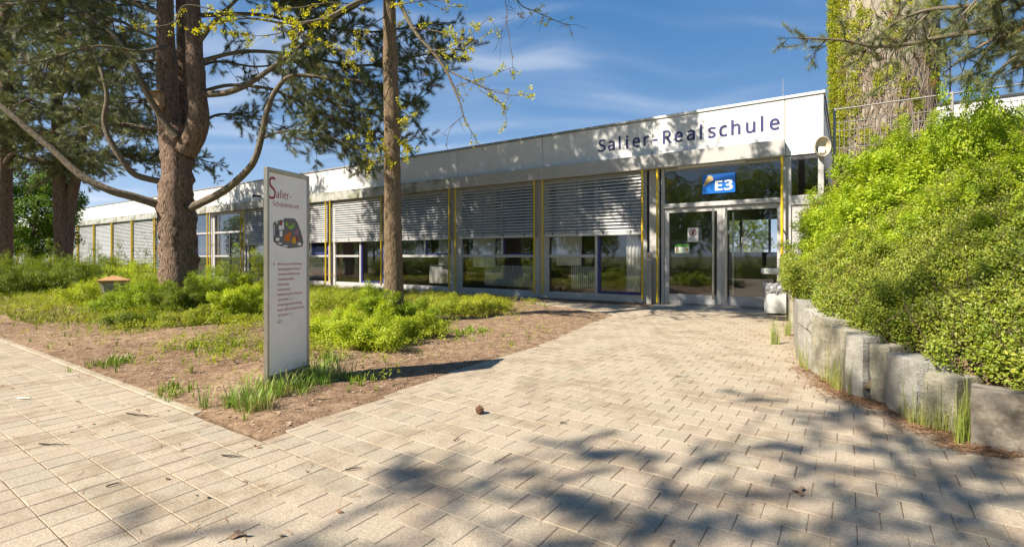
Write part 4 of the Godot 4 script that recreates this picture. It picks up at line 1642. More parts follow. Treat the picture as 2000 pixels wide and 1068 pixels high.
func big_pine() -> void:
	rng.seed = 1001
	var gnarl := noise(2.2, 4, 71)
	var fine := noise(5.0, 4, 72)
	var foot := Vector3(-14.795, -0.044, -6.037)
	foot.y = 0.0
	var t := thing("pine_tree", "massive pine with flaring scaly trunk that forks into three stems", "tree", foot)
	var trunk := MB.new()
	var wood := MB.new()
	var twigs := MB.new()
	var tufts := []
	var rel := func(a: Array) -> Array:
		var o := []
		for p in a:
			o.append(p - foot)
		return o
	# stems: centre line and radius
	var s := smooth(rel.call([Vector3(-14.784, -0.181, -6.045), Vector3(-14.818, 0.530, -6.022), Vector3(-14.841, 1.350, -6.006), Vector3(-14.863, 2.170, -5.991), Vector3(-14.897, 2.785, -5.968), Vector3(-14.863, 3.400, -5.991), Vector3(-14.852, 3.947, -5.999), Vector3(-14.818, 4.494, -6.022), Vector3(-14.818, 4.836, -6.022)]), 12)
	var rad := []
	var key := [0.58, 0.445, 0.415, 0.43, 0.405, 0.36, 0.355, 0.40, 0.28]
	for k in s.size():
		var q := k / 12.0
		var j := mini(int(q), key.size() - 2)
		rad.append(lerpf(key[j], key[j + 1], smoothstep(0, 1, q - j)))
	trunk.tube(s, rad, 72, gnarl, 0.32, 1.1, Vector2(0.9, 0.5))
	var stems := [
		[rel.call([Vector3(-14.954, 4.084, -5.930), Vector3(-15.022, 4.767, -5.884), Vector3(-15.067, 5.451, -5.853), Vector3(-15.101, 6.544, -5.830), Vector3(-15.135, 7.501, -5.807), Vector3(-15.146, 8.731, -5.799), Vector3(-15.180, 10.372, -5.776), Vector3(-15.248, 12.695, -5.730), Vector3(-15.384, 16.659, -5.638)]), 0.295, 0.07],
		[rel.call([Vector3(-15.240, 4.166, -6.219), Vector3(-15.281, 4.896, -6.312), Vector3(-15.404, 6.350, -6.349), Vector3(-15.550, 8.256, -6.371), Vector3(-15.796, 10.398, -6.446), Vector3(-15.970, 13.190, -6.570), Vector3(-16.363, 17.473, -6.786)]), 0.19, 0.06],
		[rel.call([Vector3(-14.572, 4.118, -6.068), Vector3(-14.261, 4.581, -6.158), Vector3(-14.183, 5.120, -6.211), Vector3(-14.239, 6.062, -6.173), Vector3(-14.283, 7.005, -6.143), Vector3(-14.305, 8.082, -6.128), Vector3(-14.283, 9.697, -6.143), Vector3(-14.194, 12.121, -6.203), Vector3(-13.931, 16.581, -6.261)]), 0.275, 0.07]]
	for a in stems:
		var c := smooth(a[0], 7)
		trunk.tube(c, ramp(a[1], a[2], c.size(), 1.3), 26, gnarl, 0.15, 1.8, Vector2(0.9, 0.5))
	# limbs, each with its own way through the air: [points, radius at the stem, at the tip, first foliage, reach, spacing]
	var limbs := [
		[[Vector3(-15.043, 2.666, -5.748), Vector3(-15.219, 2.863, -5.146), Vector3(-15.362, 2.994, -4.686), Vector3(-15.692, 3.309, -4.221), Vector3(-16.083, 3.858, -3.835), Vector3(-16.466, 4.359, -3.454), Vector3(-16.942, 4.964, -3.011), Vector3(-17.861, 5.790, -2.388)], 0.15, 0.09, 0.8, 1.3, 0.3],
		[[Vector3(-15.021, 3.304, -5.763), Vector3(-15.305, 3.445, -5.208), Vector3(-15.381, 3.830, -4.915), Vector3(-15.517, 4.328, -4.702), Vector3(-15.624, 4.782, -4.629), Vector3(-15.560, 5.364, -4.673), Vector3(-15.646, 5.882, -4.615), Vector3(-15.900, 6.375, -4.563), Vector3(-16.199, 6.823, -4.481)], 0.115, 0.055, 0.85, 1.3, 0.2],
		[[Vector3(-14.427, 4.426, -5.803), Vector3(-14.574, 4.862, -5.523), Vector3(-14.618, 5.461, -5.191), Vector3(-14.743, 6.065, -4.985), Vector3(-14.907, 6.596, -4.753), Vector3(-15.273, 7.013, -4.505), Vector3(-15.796, 7.418, -4.150), Vector3(-16.424, 7.671, -3.724), Vector3(-17.366, 7.519, -3.086)], 0.12, 0.05, 0.45, 1.5, 0.2],
		[[Vector3(-14.459, 2.639, -6.144), Vector3(-13.494, 2.981, -6.436), Vector3(-12.752, 3.357, -6.577), Vector3(-12.286, 3.708, -6.651), Vector3(-12.030, 4.283, -6.704), Vector3(-11.828, 4.861, -6.720), Vector3(-11.652, 5.387, -6.840), Vector3(-11.309, 5.764, -7.072), Vector3(-10.583, 5.713, -7.564), Vector3(-10.042, 5.673, -8.052), Vector3(-9.491, 5.428, -8.547)], 0.14, 0.05, 0.62, 1.9, 0.11],
		[[Vector3(-14.127, 5.604, -6.248), Vector3(-13.281, 5.547, -6.460), Vector3(-12.645, 5.675, -6.649), Vector3(-12.119, 5.975, -6.885), Vector3(-11.600, 6.320, -7.116), Vector3(-11.178, 6.703, -7.402), Vector3(-10.651, 7.212, -7.760), Vector3(-10.205, 7.645, -8.183)], 0.115, 0.05, 0.5, 1.6, 0.16],
		[[Vector3(-14.235, 5.691, -6.296), Vector3(-13.789, 5.950, -6.840), Vector3(-12.974, 5.873, -7.514), Vector3(-12.607, 5.655, -7.883), Vector3(-12.117, 5.363, -8.336), Vector3(-11.266, 4.924, -9.034), Vector3(-10.639, 4.750, -9.580)], 0.07, 0.03, 0.35, 1.9, 0.1],
		[[Vector3(-14.205, 6.937, -6.196), Vector3(-13.626, 7.422, -6.347), Vector3(-13.172, 7.796, -6.534), Vector3(-12.628, 8.454, -6.903)], 0.09, 0.05, 0.4, 1.5, 0.2],
		[[Vector3(-15.133, 7.048, -5.687), Vector3(-15.368, 7.229, -5.286), Vector3(-15.744, 7.475, -4.910), Vector3(-16.567, 7.648, -4.352), Vector3(-17.691, 7.496, -3.711)], 0.07, 0.03, 0.25, 1.6, 0.16],
		[[Vector3(-15.133, 7.726, -5.687), Vector3(-16.069, 8.236, -5.294), Vector3(-17.119, 8.618, -4.824), Vector3(-18.427, 8.867, -4.178)], 0.08, 0.03, 0.3, 1.6, 0.18],
		[[Vector3(-14.201, 6.532, -6.319), Vector3(-13.448, 6.859, -7.072), Vector3(-12.400, 6.789, -7.903), Vector3(-11.103, 6.550, -8.903), Vector3(-9.946, 6.773, -9.687), Vector3(-9.136, 6.969, -10.237)], 0.08, 0.03, 0.3, 1.7, 0.095],
		[[Vector3(-14.235, 7.726, -6.296), Vector3(-13.417, 7.947, -7.334), Vector3(-12.294, 7.779, -8.458), Vector3(-11.152, 7.697, -9.474), Vector3(-9.902, 8.005, -10.442)], 0.08, 0.03, 0.3, 1.8, 0.1],
		[[Vector3(-12.233, 4.217, -6.687), Vector3(-11.787, 4.523, -7.231), Vector3(-11.125, 4.456, -7.801), Vector3(-10.559, 4.113, -8.305)], 0.045, 0.02, 0.2, 1.35, 0.12],
		[[Vector3(-11.507, 5.749, -7.059), Vector3(-11.410, 5.460, -7.850), Vector3(-10.695, 5.227, -8.576), Vector3(-9.878, 5.284, -9.250), Vector3(-9.387, 5.779, -9.704)], 0.05, 0.02, 0.2, 1.8, 0.095],
		[[Vector3(-12.350, 5.377, -8.178), Vector3(-12.057, 4.750, -8.618), Vector3(-11.549, 4.228, -9.084), Vector3(-11.271, 3.929, -9.393)], 0.04, 0.02, 0.2, 1.2, 0.11],
		[[Vector3(-15.497, 5.574, -6.045), Vector3(-16.656, 5.790, -6.104), Vector3(-18.228, 6.193, -6.005), Vector3(-19.888, 6.222, -5.604)], 0.07, 0.03, 0.25, 1.7, 0.14],
		[[Vector3(-15.492, 4.896, -6.168), Vector3(-17.011, 5.101, -6.105), Vector3(-18.730, 5.465, -5.907), Vector3(-20.548, 5.461, -5.398)], 0.07, 0.03, 0.25, 1.6, 0.16],
		[[Vector3(-14.639, 4.819, -6.385), Vector3(-14.975, 5.363, -7.002), Vector3(-14.978, 5.533, -7.725), Vector3(-14.607, 5.412, -8.460)], 0.06, 0.03, 0.2, 1.5, 0.15],
		[[Vector3(-14.639, 6.484, -6.385), Vector3(-14.854, 6.896, -7.084), Vector3(-14.601, 6.978, -7.981), Vector3(-14.145, 7.364, -9.015)], 0.06, 0.03, 0.2, 1.5, 0.16],
		[[Vector3(-15.441, 6.801, -5.961), Vector3(-16.901, 6.974, -5.938), Vector3(-18.498, 7.362, -5.580), Vector3(-20.170, 7.403, -5.051)], 0.06, 0.03, 0.2, 1.7, 0.13],
		[[Vector3(-14.533, 6.744, -5.611), Vector3(-13.950, 6.201, -4.798), Vector3(-14.003, 6.069, -4.037), Vector3(-14.369, 5.719, -3.426), Vector3(-14.881, 5.457, -2.959)], 0.06, 0.03, 0.35, 1.5, 0.14]]
	for a in limbs:
		var c := limb_into(wood, rel.call(a[0]), a[1] * 0.78, a[2] * 0.62, 10, fine)
		pine_sprays(c, twigs, tufts, a[3], a[4], a[5], 0.3)
	# the part of the crown above the picture, which throws its shade on the facade
	for a in stems:
		auto_limbs(smooth(a[0], 3), 9.4, 16.5, 18, 6.6, 0.08, wood, twigs, tufts, 0.085)
	finish_pine(t, trunk, wood, twigs, tufts, Color(0.25, 0.27, 0.095), Color(0.065, 0.10, 0.05), tuft_a)
	# nesting box on the left stem
	var box := thing("nesting_box", "small raw wood nesting box on the left stem of the big pine", "nesting box", Vector3(-14.809, 5.394, -5.496), 0.62)
	var b := MB.new()
	b.bevel(Vector3(-0.13, -0.18, -0.10), Vector3(0.13, 0.16, 0.10), 0.008)
	put("body", b, M.wood_new, box)
	b = MB.new()
	b.bevel(Vector3(-0.17, 0.165, -0.13), Vector3(0.16, 0.19, 0.16), 0.006, Transform3D(Basis(Vector3.BACK, 0.06), Vector3.ZERO))
	put("lid", b, M.wood_new, box)
	b = MB.new()
	b.bevel(Vector3(-0.05, -0.34, -0.08), Vector3(0.08, -0.182, -0.05), 0.006)
	put("backing_board", b, M.wood_new, box)
	b = MB.new()
	b.tube([Vector3(0, 0.03, 0.101), Vector3(0, 0.03, 0.104)], [0.018, 0.018], 12)
	b.disc(Vector3(0, 0.03, 0.104), Vector3.BACK, 0.018)
	put("entry_hole", b, M.black, box)


func left_pines() -> void:
	rng.seed = 1002
	var gnarl := noise(2.2, 4, 73)
	var foot := Vector3(-27.470, 1.091, -6.746)
	foot.y = 0.0
	var t := thing("pine_tree", "pine with two close trunks behind the dark hedge", "tree", foot)
	var trunk := MB.new()
	var wood := MB.new()
	var twigs := MB.new()
	var tufts := []
	var one := []
	for p in [Vector3(-27.434, -0.161, -6.770), Vector3(-27.505, 2.213, -6.722), Vector3(-27.577, 3.940, -6.674), Vector3(-27.630, 5.667, -6.637), Vector3(-27.684, 7.393, -6.601), Vector3(-27.648, 9.551, -6.625), Vector3(-27.577, 12.141, -6.674), Vector3(-27.505, 17.537, -6.722)]:
		one.append(p - foot)
	var two := []
	for p in [Vector3(-27.659, 0.914, -6.859), Vector3(-27.515, 3.311, -6.957), Vector3(-27.298, 4.618, -7.104), Vector3(-27.100, 6.143, -7.238), Vector3(-26.974, 7.669, -7.324), Vector3(-26.848, 9.194, -7.410), Vector3(-26.721, 11.155, -7.495), Vector3(-26.577, 17.473, -7.593)]:
		two.append(p - foot)
	for a in [[one, 0.30, 0.12], [two, 0.235, 0.1]]:
		var c := smooth(a[0], 6)
		trunk.tube(c, ramp(a[1], a[2], c.size()), 20, gnarl, 0.12, 2.2, Vector2(1.1, 0.55))
		auto_limbs(a[0], 4.5, 15.0, 26, 4.8, 0.075, wood, twigs, tufts, 0.12)
	finish_pine(t, trunk, wood, twigs, tufts, Color(0.30, 0.32, 0.12), Color(0.10, 0.135, 0.06), tuft_a)
	foot = Vector3(-28.186, 0.939, -5.052)
	foot.y = 0.0
	t = thing("pine_tree", "dark pine trunk at the left edge beside the pale green tree", "tree", foot)
	trunk = MB.new()
	wood = MB.new()
	twigs = MB.new()
	tufts = []
	one = []
	for p in [Vector3(-28.203, -0.089, -5.041), Vector3(-28.169, 2.994, -5.064), Vector3(-28.135, 5.461, -5.087), Vector3(-28.084, 8.544, -5.121), Vector3(-28.101, 11.627, -5.110), Vector3(-28.135, 15.327, -5.087)]:
		one.append(p - foot)
	var c := smooth(one, 8)
	trunk.tube(c, ramp(0.34, 0.14, c.size()), 20, gnarl, 0.12, 2.2, Vector2(1.1, 0.55))
	auto_limbs(one, 4.8, 14.0, 24, 3.8, 0.075, wood, twigs, tufts, 0.19)
	finish_pine(t, trunk, wood, twigs, tufts, Color(0.30, 0.32, 0.12), Color(0.10, 0.135, 0.06), tuft_a)


func right_pine() -> void:
	rng.seed = 1003
	var gnarl := noise(2.2, 4, 74)
	var foot := Vector3(3.9, bank_height(3.9, -5.2) - 0.1, -5.2)
	var t := thing("pine_tree", "pine on the bank reaching in from the upper right corner", "tree", foot)
	var trunk := MB.new()
	var wood := MB.new()
	var twigs := MB.new()
	var tufts := []
	var stem := smooth([Vector3(0, -0.3, 0), Vector3(0.05, 2, 0), Vector3(-0.05, 5, 0.1), Vector3(0.1, 9, 0)], 8)
	trunk.tube(stem, ramp(0.26, 0.09, stem.size()), 20, gnarl, 0.1, 2.2, Vector2(1.1, 0.55))
	var rel := func(a: Array) -> Array:
		var o := []
		for p in a:
			o.append(p - foot)
		return o
	for a in [
		[[Vector3(3.9, 5.1, -5.2), Vector3(1.966, 4.470, -9.307), Vector3(1.563, 4.425, -9.276), Vector3(1.133, 4.444, -9.226), Vector3(0.736, 4.421, -9.198), Vector3(0.316, 4.468, -9.155), Vector3(-0.126, 4.603, -8.976), Vector3(-0.632, 4.677, -8.754)], 0.06, 0.012, 0.2, 0.5, 0.12],
		[[Vector3(3.9, 5.6, -5.2), Vector3(1.854, 4.877, -9.231), Vector3(1.410, 4.825, -9.293), Vector3(0.920, 4.902, -9.323), Vector3(0.505, 4.772, -9.283), Vector3(0.193, 4.433, -9.192)], 0.05, 0.012, 0.12, 0.5, 0.11],
		[[Vector3(3.9, 5.0, -5.2), Vector3(1.931, 4.134, -8.921), Vector3(1.660, 4.223, -8.979), Vector3(1.369, 4.104, -9.023), Vector3(1.158, 3.936, -9.001)], 0.05, 0.012, 0.12, 0.5, 0.10],
		[[Vector3(3.9, 4.9, -5.2), Vector3(1.941, 3.817, -8.565), Vector3(1.714, 3.795, -8.532), Vector3(1.583, 3.708, -8.565)], 0.04, 0.012, 0.12, 0.45, 0.10],
		[[Vector3(3.9, 5.9, -5.2), Vector3(1.823, 4.976, -8.848), Vector3(1.448, 4.717, -8.594), Vector3(1.180, 4.393, -8.412)], 0.04, 0.012, 0.12, 0.5, 0.11],
		[[Vector3(3.9, 5.7, -5.2), Vector3(2.085, 4.947, -9.872), Vector3(1.778, 4.902, -9.904), Vector3(1.449, 4.772, -9.923), Vector3(1.214, 4.510, -9.885)], 0.04, 0.01, 0.1, 0.5, 0.1],
		[[Vector3(3.9, 5.3, -5.2), Vector3(2.114, 4.612, -9.770), Vector3(1.877, 4.515, -9.730), Vector3(1.632, 4.305, -9.685), Vector3(1.542, 4.086, -9.624)], 0.04, 0.01, 0.1, 0.5, 0.1],
		[[Vector3(0.981, 4.902, -9.365), Vector3(0.685, 4.576, -9.284), Vector3(0.498, 4.276, -9.158), Vector3(0.467, 4.088, -9.137)], 0.02, 0.008, 0.2, 0.4, 0.18]]:
		var c := limb_into(wood, rel.call(a[0]), a[1], a[2], 7)
		pine_sprays(c, twigs, tufts, a[3], a[4], a[5], 0.1)
	for k in tufts.size():
		tufts[k] = Transform3D(tufts[k].basis * 0.78, tufts[k].origin)
	auto_limbs(stem, 6.0, 8.6, 7, 2.0, 0.05, wood, twigs, tufts, 0.35)
	finish_pine(t, trunk, wood, twigs, tufts, Color(0.24, 0.25, 0.09), Color(0.09, 0.12, 0.055), tuft_a)


func shade_pine() -> void:
	# stands behind the camera; its limbs throw the needle shadows across the front of the paving and the bank
	rng.seed = 1004
	var gnarl := noise(2.2, 4, 75)
	var foot := Vector3(-2.6, 0, 9.6)
	var t := thing("pine_tree", "tall pine across the way whose limbs shade the near paving", "tree", foot)
	var trunk := MB.new()
	var wood := MB.new()
	var twigs := MB.new()
	var tufts := []
	var stem := smooth([Vector3(0, -0.2, 0), Vector3(0.1, 3.5, 0), Vector3(0.0, 7, 0.1), Vector3(0.1, 9.6, 0)], 8)
	trunk.tube(stem, ramp(0.36, 0.1, stem.size()), 20, gnarl, 0.1, 2.2, Vector2(1.1, 0.55))
	var rel := func(a: Array) -> Array:
		var o := [Vector3(0, a[0].y - foot.y - 0.8, 0)]
		for p in a:
			o.append(p - foot)
		return o
	var ways := []
	var count_ := 0
	for a in [
		[Vector3(-4.876, 8.400, 7.006), Vector3(-5.699, 8.400, 6.763), Vector3(-6.195, 8.300, 6.816)],
		[Vector3(-4.696, 8.200, 6.634), Vector3(-5.166, 8.100, 6.135), Vector3(-5.692, 8.100, 5.815), Vector3(-5.508, 8.000, 4.967)],
		[Vector3(-4.428, 8.000, 6.189), Vector3(-4.541, 7.800, 5.414), Vector3(-4.769, 8.100, 5.036), Vector3(-4.781, 8.500, 4.586), Vector3(-4.880, 9.000, 4.070)],
		[Vector3(-3.770, 7.400, 5.344), Vector3(-3.557, 7.200, 4.299), Vector3(-3.527, 7.600, 3.901), Vector3(-3.510, 8.200, 3.405)],
		[Vector3(-3.281, 7.000, 4.748), Vector3(-2.961, 7.000, 3.814), Vector3(-2.884, 7.500, 3.399), Vector3(-3.099, 8.200, 3.001)]]:
		ways.append_array(limb_into(wood, rel.call(a), 0.035, 0.008, 6))
	# single clumps of twigs, each on a thin branch from the nearest limb
	for c in [Vector3(-6.332, 8.300, 6.940), Vector3(-6.170, 8.400, 6.854), Vector3(-5.987, 8.200, 6.221), Vector3(-5.954, 8.200, 6.021), Vector3(-5.818, 8.100, 5.665), Vector3(-5.517, 8.100, 5.659), Vector3(-5.547, 8.000, 4.865), Vector3(-5.318, 8.100, 5.007), Vector3(-5.135, 7.900, 5.779), Vector3(-4.976, 7.900, 5.436), Vector3(-4.871, 8.000, 4.956), Vector3(-4.866, 8.300, 4.782), Vector3(-4.694, 8.500, 4.503), Vector3(-4.280, 8.000, 4.556), Vector3(-4.519, 7.800, 5.091), Vector3(-4.561, 7.600, 5.244), Vector3(-3.991, 7.400, 4.644), Vector3(-3.560, 7.200, 4.247), Vector3(-3.443, 7.400, 4.096), Vector3(-2.951, 7.000, 3.729), Vector3(-2.890, 7.400, 3.487), Vector3(-3.383, 7.900, 3.611), Vector3(-4.069, 8.400, 4.013), Vector3(-4.679, 9.000, 3.934), Vector3(-5.142, 9.000, 3.979), Vector3(-4.199, 8.800, 3.389), Vector3(-3.466, 8.200, 3.250), Vector3(-3.113, 8.200, 2.807), Vector3(-4.217, 8.200, 4.375), Vector3(-3.381, 7.600, 3.841), Vector3(-2.965, 8.000, 3.136), Vector3(-4.498, 8.000, 4.902), Vector3(-3.903, 7.600, 4.411), Vector3(-5.307, 8.000, 5.374)]:
		var to: Vector3 = c - foot
		var near: Vector3 = ways[0]
		for w in ways:
			if w.distance_squared_to(to) < near.distance_squared_to(to):
				near = w
		if near.distance_to(to) > 0.1:
			wood.tube([near, near.lerp(to, 0.5) + Vector3(0, 0.05, 0), to], [0.014, 0.01, 0.006], 5)
		count_ += 1
		for k in (1 if count_ % 2 else 2):
			spray(to + ball() * 0.14, (ball() + Vector3(0.5, 0, -0.3)).normalized(), rnd(0.28, 0.46), twigs, tufts, 0.1)
	# limbs over the bank
	for a in [
		[[Vector3(-4.6, 9.6, 3.8), Vector3(-3.2, 9.5, 2.6), Vector3(-2.3, 9.3, 1.8), Vector3(-1.6, 9.1, 1.2)], 0.3, 0.7, 0.34],
		[[Vector3(-4.276, 9.600, 4.453), Vector3(-3.368, 9.400, 1.901), Vector3(-2.096, 9.200, -0.834), Vector3(-0.173, 9.000, -3.837)], 0.45, 0.7, 0.3]]:
		var c := limb_into(wood, rel.call(a[0]), 0.05, 0.012, 7)
		pine_sprays(c, twigs, tufts, a[1], a[2], a[3], 0.2)
	finish_pine(t, trunk, wood, twigs, tufts, Color(0.30, 0.32, 0.12), Color(0.10, 0.135, 0.06), tuft_a)


func maple() -> void:
	rng.seed = 1005
	var foot := Vector3(-7.043, 0.0, -6.480)
	var t := thing("maple_tree", "slender straight trunk with young yellow-green leaves beside the sign", "tree", foot)
	var trunk := MB.new()
	var wood := MB.new()
	var twigs := MB.new()
	var ridges := noise(7.0, 3, 76)
	var s := []
	for p in [Vector3(-7.091, -0.192, -6.525), Vector3(-7.107, 0.772, -6.514), Vector3(-7.123, 2.121, -6.503), Vector3(-7.139, 3.760, -6.492), Vector3(-7.163, 5.206, -6.476), Vector3(-7.179, 6.459, -6.465), Vector3(-7.170, 8.596, -6.495), Vector3(-7.194, 11.204, -6.479)]:
		s.append(p - foot)
	var c := smooth(s, 12)
	var rad := ramp(0.185, 0.075, c.size(), 1.25)
	for k in 9:
		rad[k] += 0.06 * pow(1.0 - k / 9.0, 2.0)
	trunk.tube(c, rad, 28, ridges, 0.13, 3.5, Vector2(1.6, 0.6))
	var leaves := []
	var col := []
	var seeds := []
	var rel := func(a: Array) -> Array:
		var o := []
		for p in a:
			o.append(p - foot)
		return o
	# [points, radius, leafiness 0..1, dry seeds 0..1]
	for a in [
		[[Vector3(-7.115, 6.459, -6.508), Vector3(-6.807, 5.841, -6.500), Vector3(-6.539, 5.390, -6.561), Vector3(-6.215, 5.004, -6.660), Vector3(-5.997, 4.661, -6.747), Vector3(-5.858, 4.350, -6.781), Vector3(-5.720, 4.033, -6.814), Vector3(-5.652, 3.751, -6.860), Vector3(-5.418, 3.322, -6.959)], 0.05, 0.25, 0.12],
		[[Vector3(-6.035, 4.720, -6.734), Vector3(-5.467, 4.390, -6.804), Vector3(-5.141, 4.214, -6.905), Vector3(-4.770, 4.093, -7.035), Vector3(-4.563, 4.094, -7.116)], 0.018, 0.3, 0.3],
		[[Vector3(-6.692, 5.535, -6.518), Vector3(-6.062, 5.329, -6.522), Vector3(-5.521, 5.106, -6.647), Vector3(-5.096, 5.438, -6.815)], 0.016, 1.0, 0.05],
		[[Vector3(-6.276, 5.068, -6.618), Vector3(-5.697, 4.971, -6.649), Vector3(-5.339, 5.062, -6.771)], 0.012, 1.0, 0.1],
		[[Vector3(-5.865, 4.368, -6.776), Vector3(-5.192, 4.444, -6.870), Vector3(-4.756, 4.574, -7.045)], 0.010, 0.6, 0.1],
		[[Vector3(-5.682, 3.851, -6.840), Vector3(-5.771, 3.585, -6.599), Vector3(-5.845, 3.272, -6.548)], 0.008, 0.05, 0.3],
		[[Vector3(-5.302, 4.223, -6.796), Vector3(-4.951, 3.971, -6.913), Vector3(-4.843, 3.665, -6.986)], 0.008, 0.9, 0.0],
		[[Vector3(-7.203, 6.363, -6.449), Vector3(-7.342, 5.850, -5.775), Vector3(-7.423, 5.486, -5.357), Vector3(-7.601, 5.287, -4.995), Vector3(-7.762, 5.193, -4.644), Vector3(-7.947, 5.165, -4.277), Vector3(-8.130, 5.085, -4.032), Vector3(-8.358, 4.941, -3.756)], 0.05, 0.9, 0.06],
		[[Vector3(-7.947, 5.165, -4.277), Vector3(-8.120, 5.149, -3.797), Vector3(-8.403, 5.177, -3.485), Vector3(-8.452, 4.857, -3.331), Vector3(-8.803, 4.796, -3.093)], 0.012, 0.75, 0.0],
		[[Vector3(-7.572, 5.304, -5.014), Vector3(-7.671, 5.058, -4.706), Vector3(-7.922, 4.930, -4.415), Vector3(-8.164, 4.935, -4.130)], 0.012, 1.1, 0.1],
		[[Vector3(-7.342, 5.850, -5.775), Vector3(-7.547, 5.776, -5.394), Vector3(-7.899, 5.637, -5.035), Vector3(-8.241, 5.613, -4.682)], 0.014, 1.0, 0.1],
		[[Vector3(-7.765, 5.189, -4.763), Vector3(-7.322, 4.932, -4.942), Vector3(-6.974, 4.763, -5.179), Vector3(-6.751, 4.597, -5.209)], 0.009, 0.9, 0.2],
		[[Vector3(-7.157, 5.842, -6.383), Vector3(-7.271, 5.420, -5.944), Vector3(-7.342, 5.146, -5.775), Vector3(-7.508, 4.917, -5.662)], 0.010, 0.8, 0.35],
		[[Vector3(-7.070, 6.033, -6.442), Vector3(-6.582, 5.929, -6.411), Vector3(-6.062, 5.872, -6.522), Vector3(-5.521, 5.663, -6.647)], 0.014, 1.1, 0.05],
		[[Vector3(-4.900, 6.830, -7.068), Vector3(-4.936, 5.946, -7.044), Vector3(-4.900, 5.548, -7.068), Vector3(-4.958, 5.239, -7.029), Vector3(-5.061, 4.930, -6.959)], 0.008, 0.0, 0.5],
		[[Vector3(-4.900, 5.593, -7.068), Vector3(-4.885, 5.239, -7.078), Vector3(-4.826, 4.815, -7.118)], 0.006, 0.0, 0.5],
		[[Vector3(-4.936, 6.476, -7.044), Vector3(-4.684, 5.700, -7.094), Vector3(-4.393, 5.477, -7.170), Vector3(-4.023, 5.257, -7.301), Vector3(-3.867, 5.189, -7.406)], 0.012, 0.35, 0.0],
		[[Vector3(-7.150, 3.214, -6.388), Vector3(-7.198, 3.231, -6.175), Vector3(-7.259, 3.108, -6.073)], 0.006, 2.0, 0.0],
		[[Vector3(-7.150, 3.262, -6.388), Vector3(-7.135, 3.408, -6.157), Vector3(-7.141, 3.514, -6.032)], 0.006, 1.6, 0.0],
		[[Vector3(-6.999, 3.262, -6.490), Vector3(-6.733, 3.258, -6.430), Vector3(-6.567, 3.311, -6.421)], 0.006, 1.2, 0.0],
		[[Vector3(-6.999, 3.835, -6.490), Vector3(-6.694, 3.856, -6.456), Vector3(-6.444, 3.977, -6.504)], 0.006, 1.2, 0.0]]:
		var w := limb_into(wood, rel.call(a[0]), a[1], 0.004, 6)
		for k in range(2, w.size()):
			var d: Vector3 = (w[k] - w[k - 1]).normalized()
			if rng.randf() < 0.75:
				var o := (d * 0.5 + ball()).normalized()
				var l := rnd(0.12, 0.45)
				var mid: Vector3 = w[k] + o * l * 0.5 + Vector3(0, -0.02, 0)
				var e: Vector3 = w[k] + o * l + Vector3(0, rnd(-0.12, 0.02), 0)
				twigs.tube([w[k], mid, e], [0.005, 0.0035, 0.002], 4)
				for q in [mid, e, w[k].lerp(mid, 0.5), mid.lerp(e, 0.5)]:
					if rng.randf() < a[2] * 0.85:
						leaves.append(Transform3D(aim(ball() + Vector3.UP * 0.4, rnd(0, TAU)).scaled(Vector3.ONE * rnd(0.55, 1.05)), q))
						col.append(mixed(Color(0.68, 0.60, 0.02), Color(0.42, 0.46, 0.025)))
				if rng.randf() < a[3] * 0.8:
					seeds.append(Transform3D(aim(Vector3.DOWN + ball() * 0.4, rnd(0, TAU)).scaled(Vector3.ONE * rnd(0.5, 0.95)), e))
	# crown above the picture: sparse young leaves
	for k in 24:
		var y := lerpf(6.9, 11.2, k / 23.0)
		var p: Vector3 = c[-1]
		for j in c.size() - 1:
			if c[j].y <= y and c[j + 1].y >= y:
				p = c[j]
		var a := k * 2.4
		var l := rnd(2.6, 4.2) * (1.0 - 0.02 * k)
		var d := Vector3(cos(a), 0, sin(a))
		var w := limb_into(wood, [p, p + d * l * 0.4 + Vector3(0, l * 0.15, 0), p + d * l * 0.8 + Vector3(0, l * 0.24, 0), p + d * l + Vector3(0, l * 0.32, 0)], 0.045, 0.008, 6)
		if k >= 13:
			continue
		for q in range(4, w.size()):
			for z in 5:
				var o := ball().normalized()
				var e: Vector3 = w[q] + o * rnd(0.3, 1.0)
				twigs.tube([w[q], w[q].lerp(e, 0.5) + ball() * 0.06, e], [0.008, 0.005, 0.002], 4)
				for u in (13 if k < 12 else 1):
					leaves.append(Transform3D(aim(ball(), rnd(0, TAU)).scaled(Vector3.ONE * rnd(0.8, 1.4)), w[q].lerp(e, rnd(0.3, 1.0)) + ball() * 0.14))
					col.append(mixed(Color(0.42, 0.42, 0.02), Color(0.24, 0.32, 0.02)))
	put("trunk", trunk, M.maple_bark, t)
	put("limbs", wood, M.limb_bark, t)
	var crown := part("crown", t)
	tag(many("leaves", sprig_maple, M.leaf, leaves, col, crown), "", "", "", "stuff")
	var dry := []
	for k in seeds.size():
		dry.append(mixed(Color(0.30, 0.17, 0.09), Color(0.20, 0.10, 0.06)))
	tag(many("dry_seeds", sprig_maple, M.leaf, seeds, dry, crown), "", "", "", "stuff")
	put("twigs", twigs, M.twig, crown)


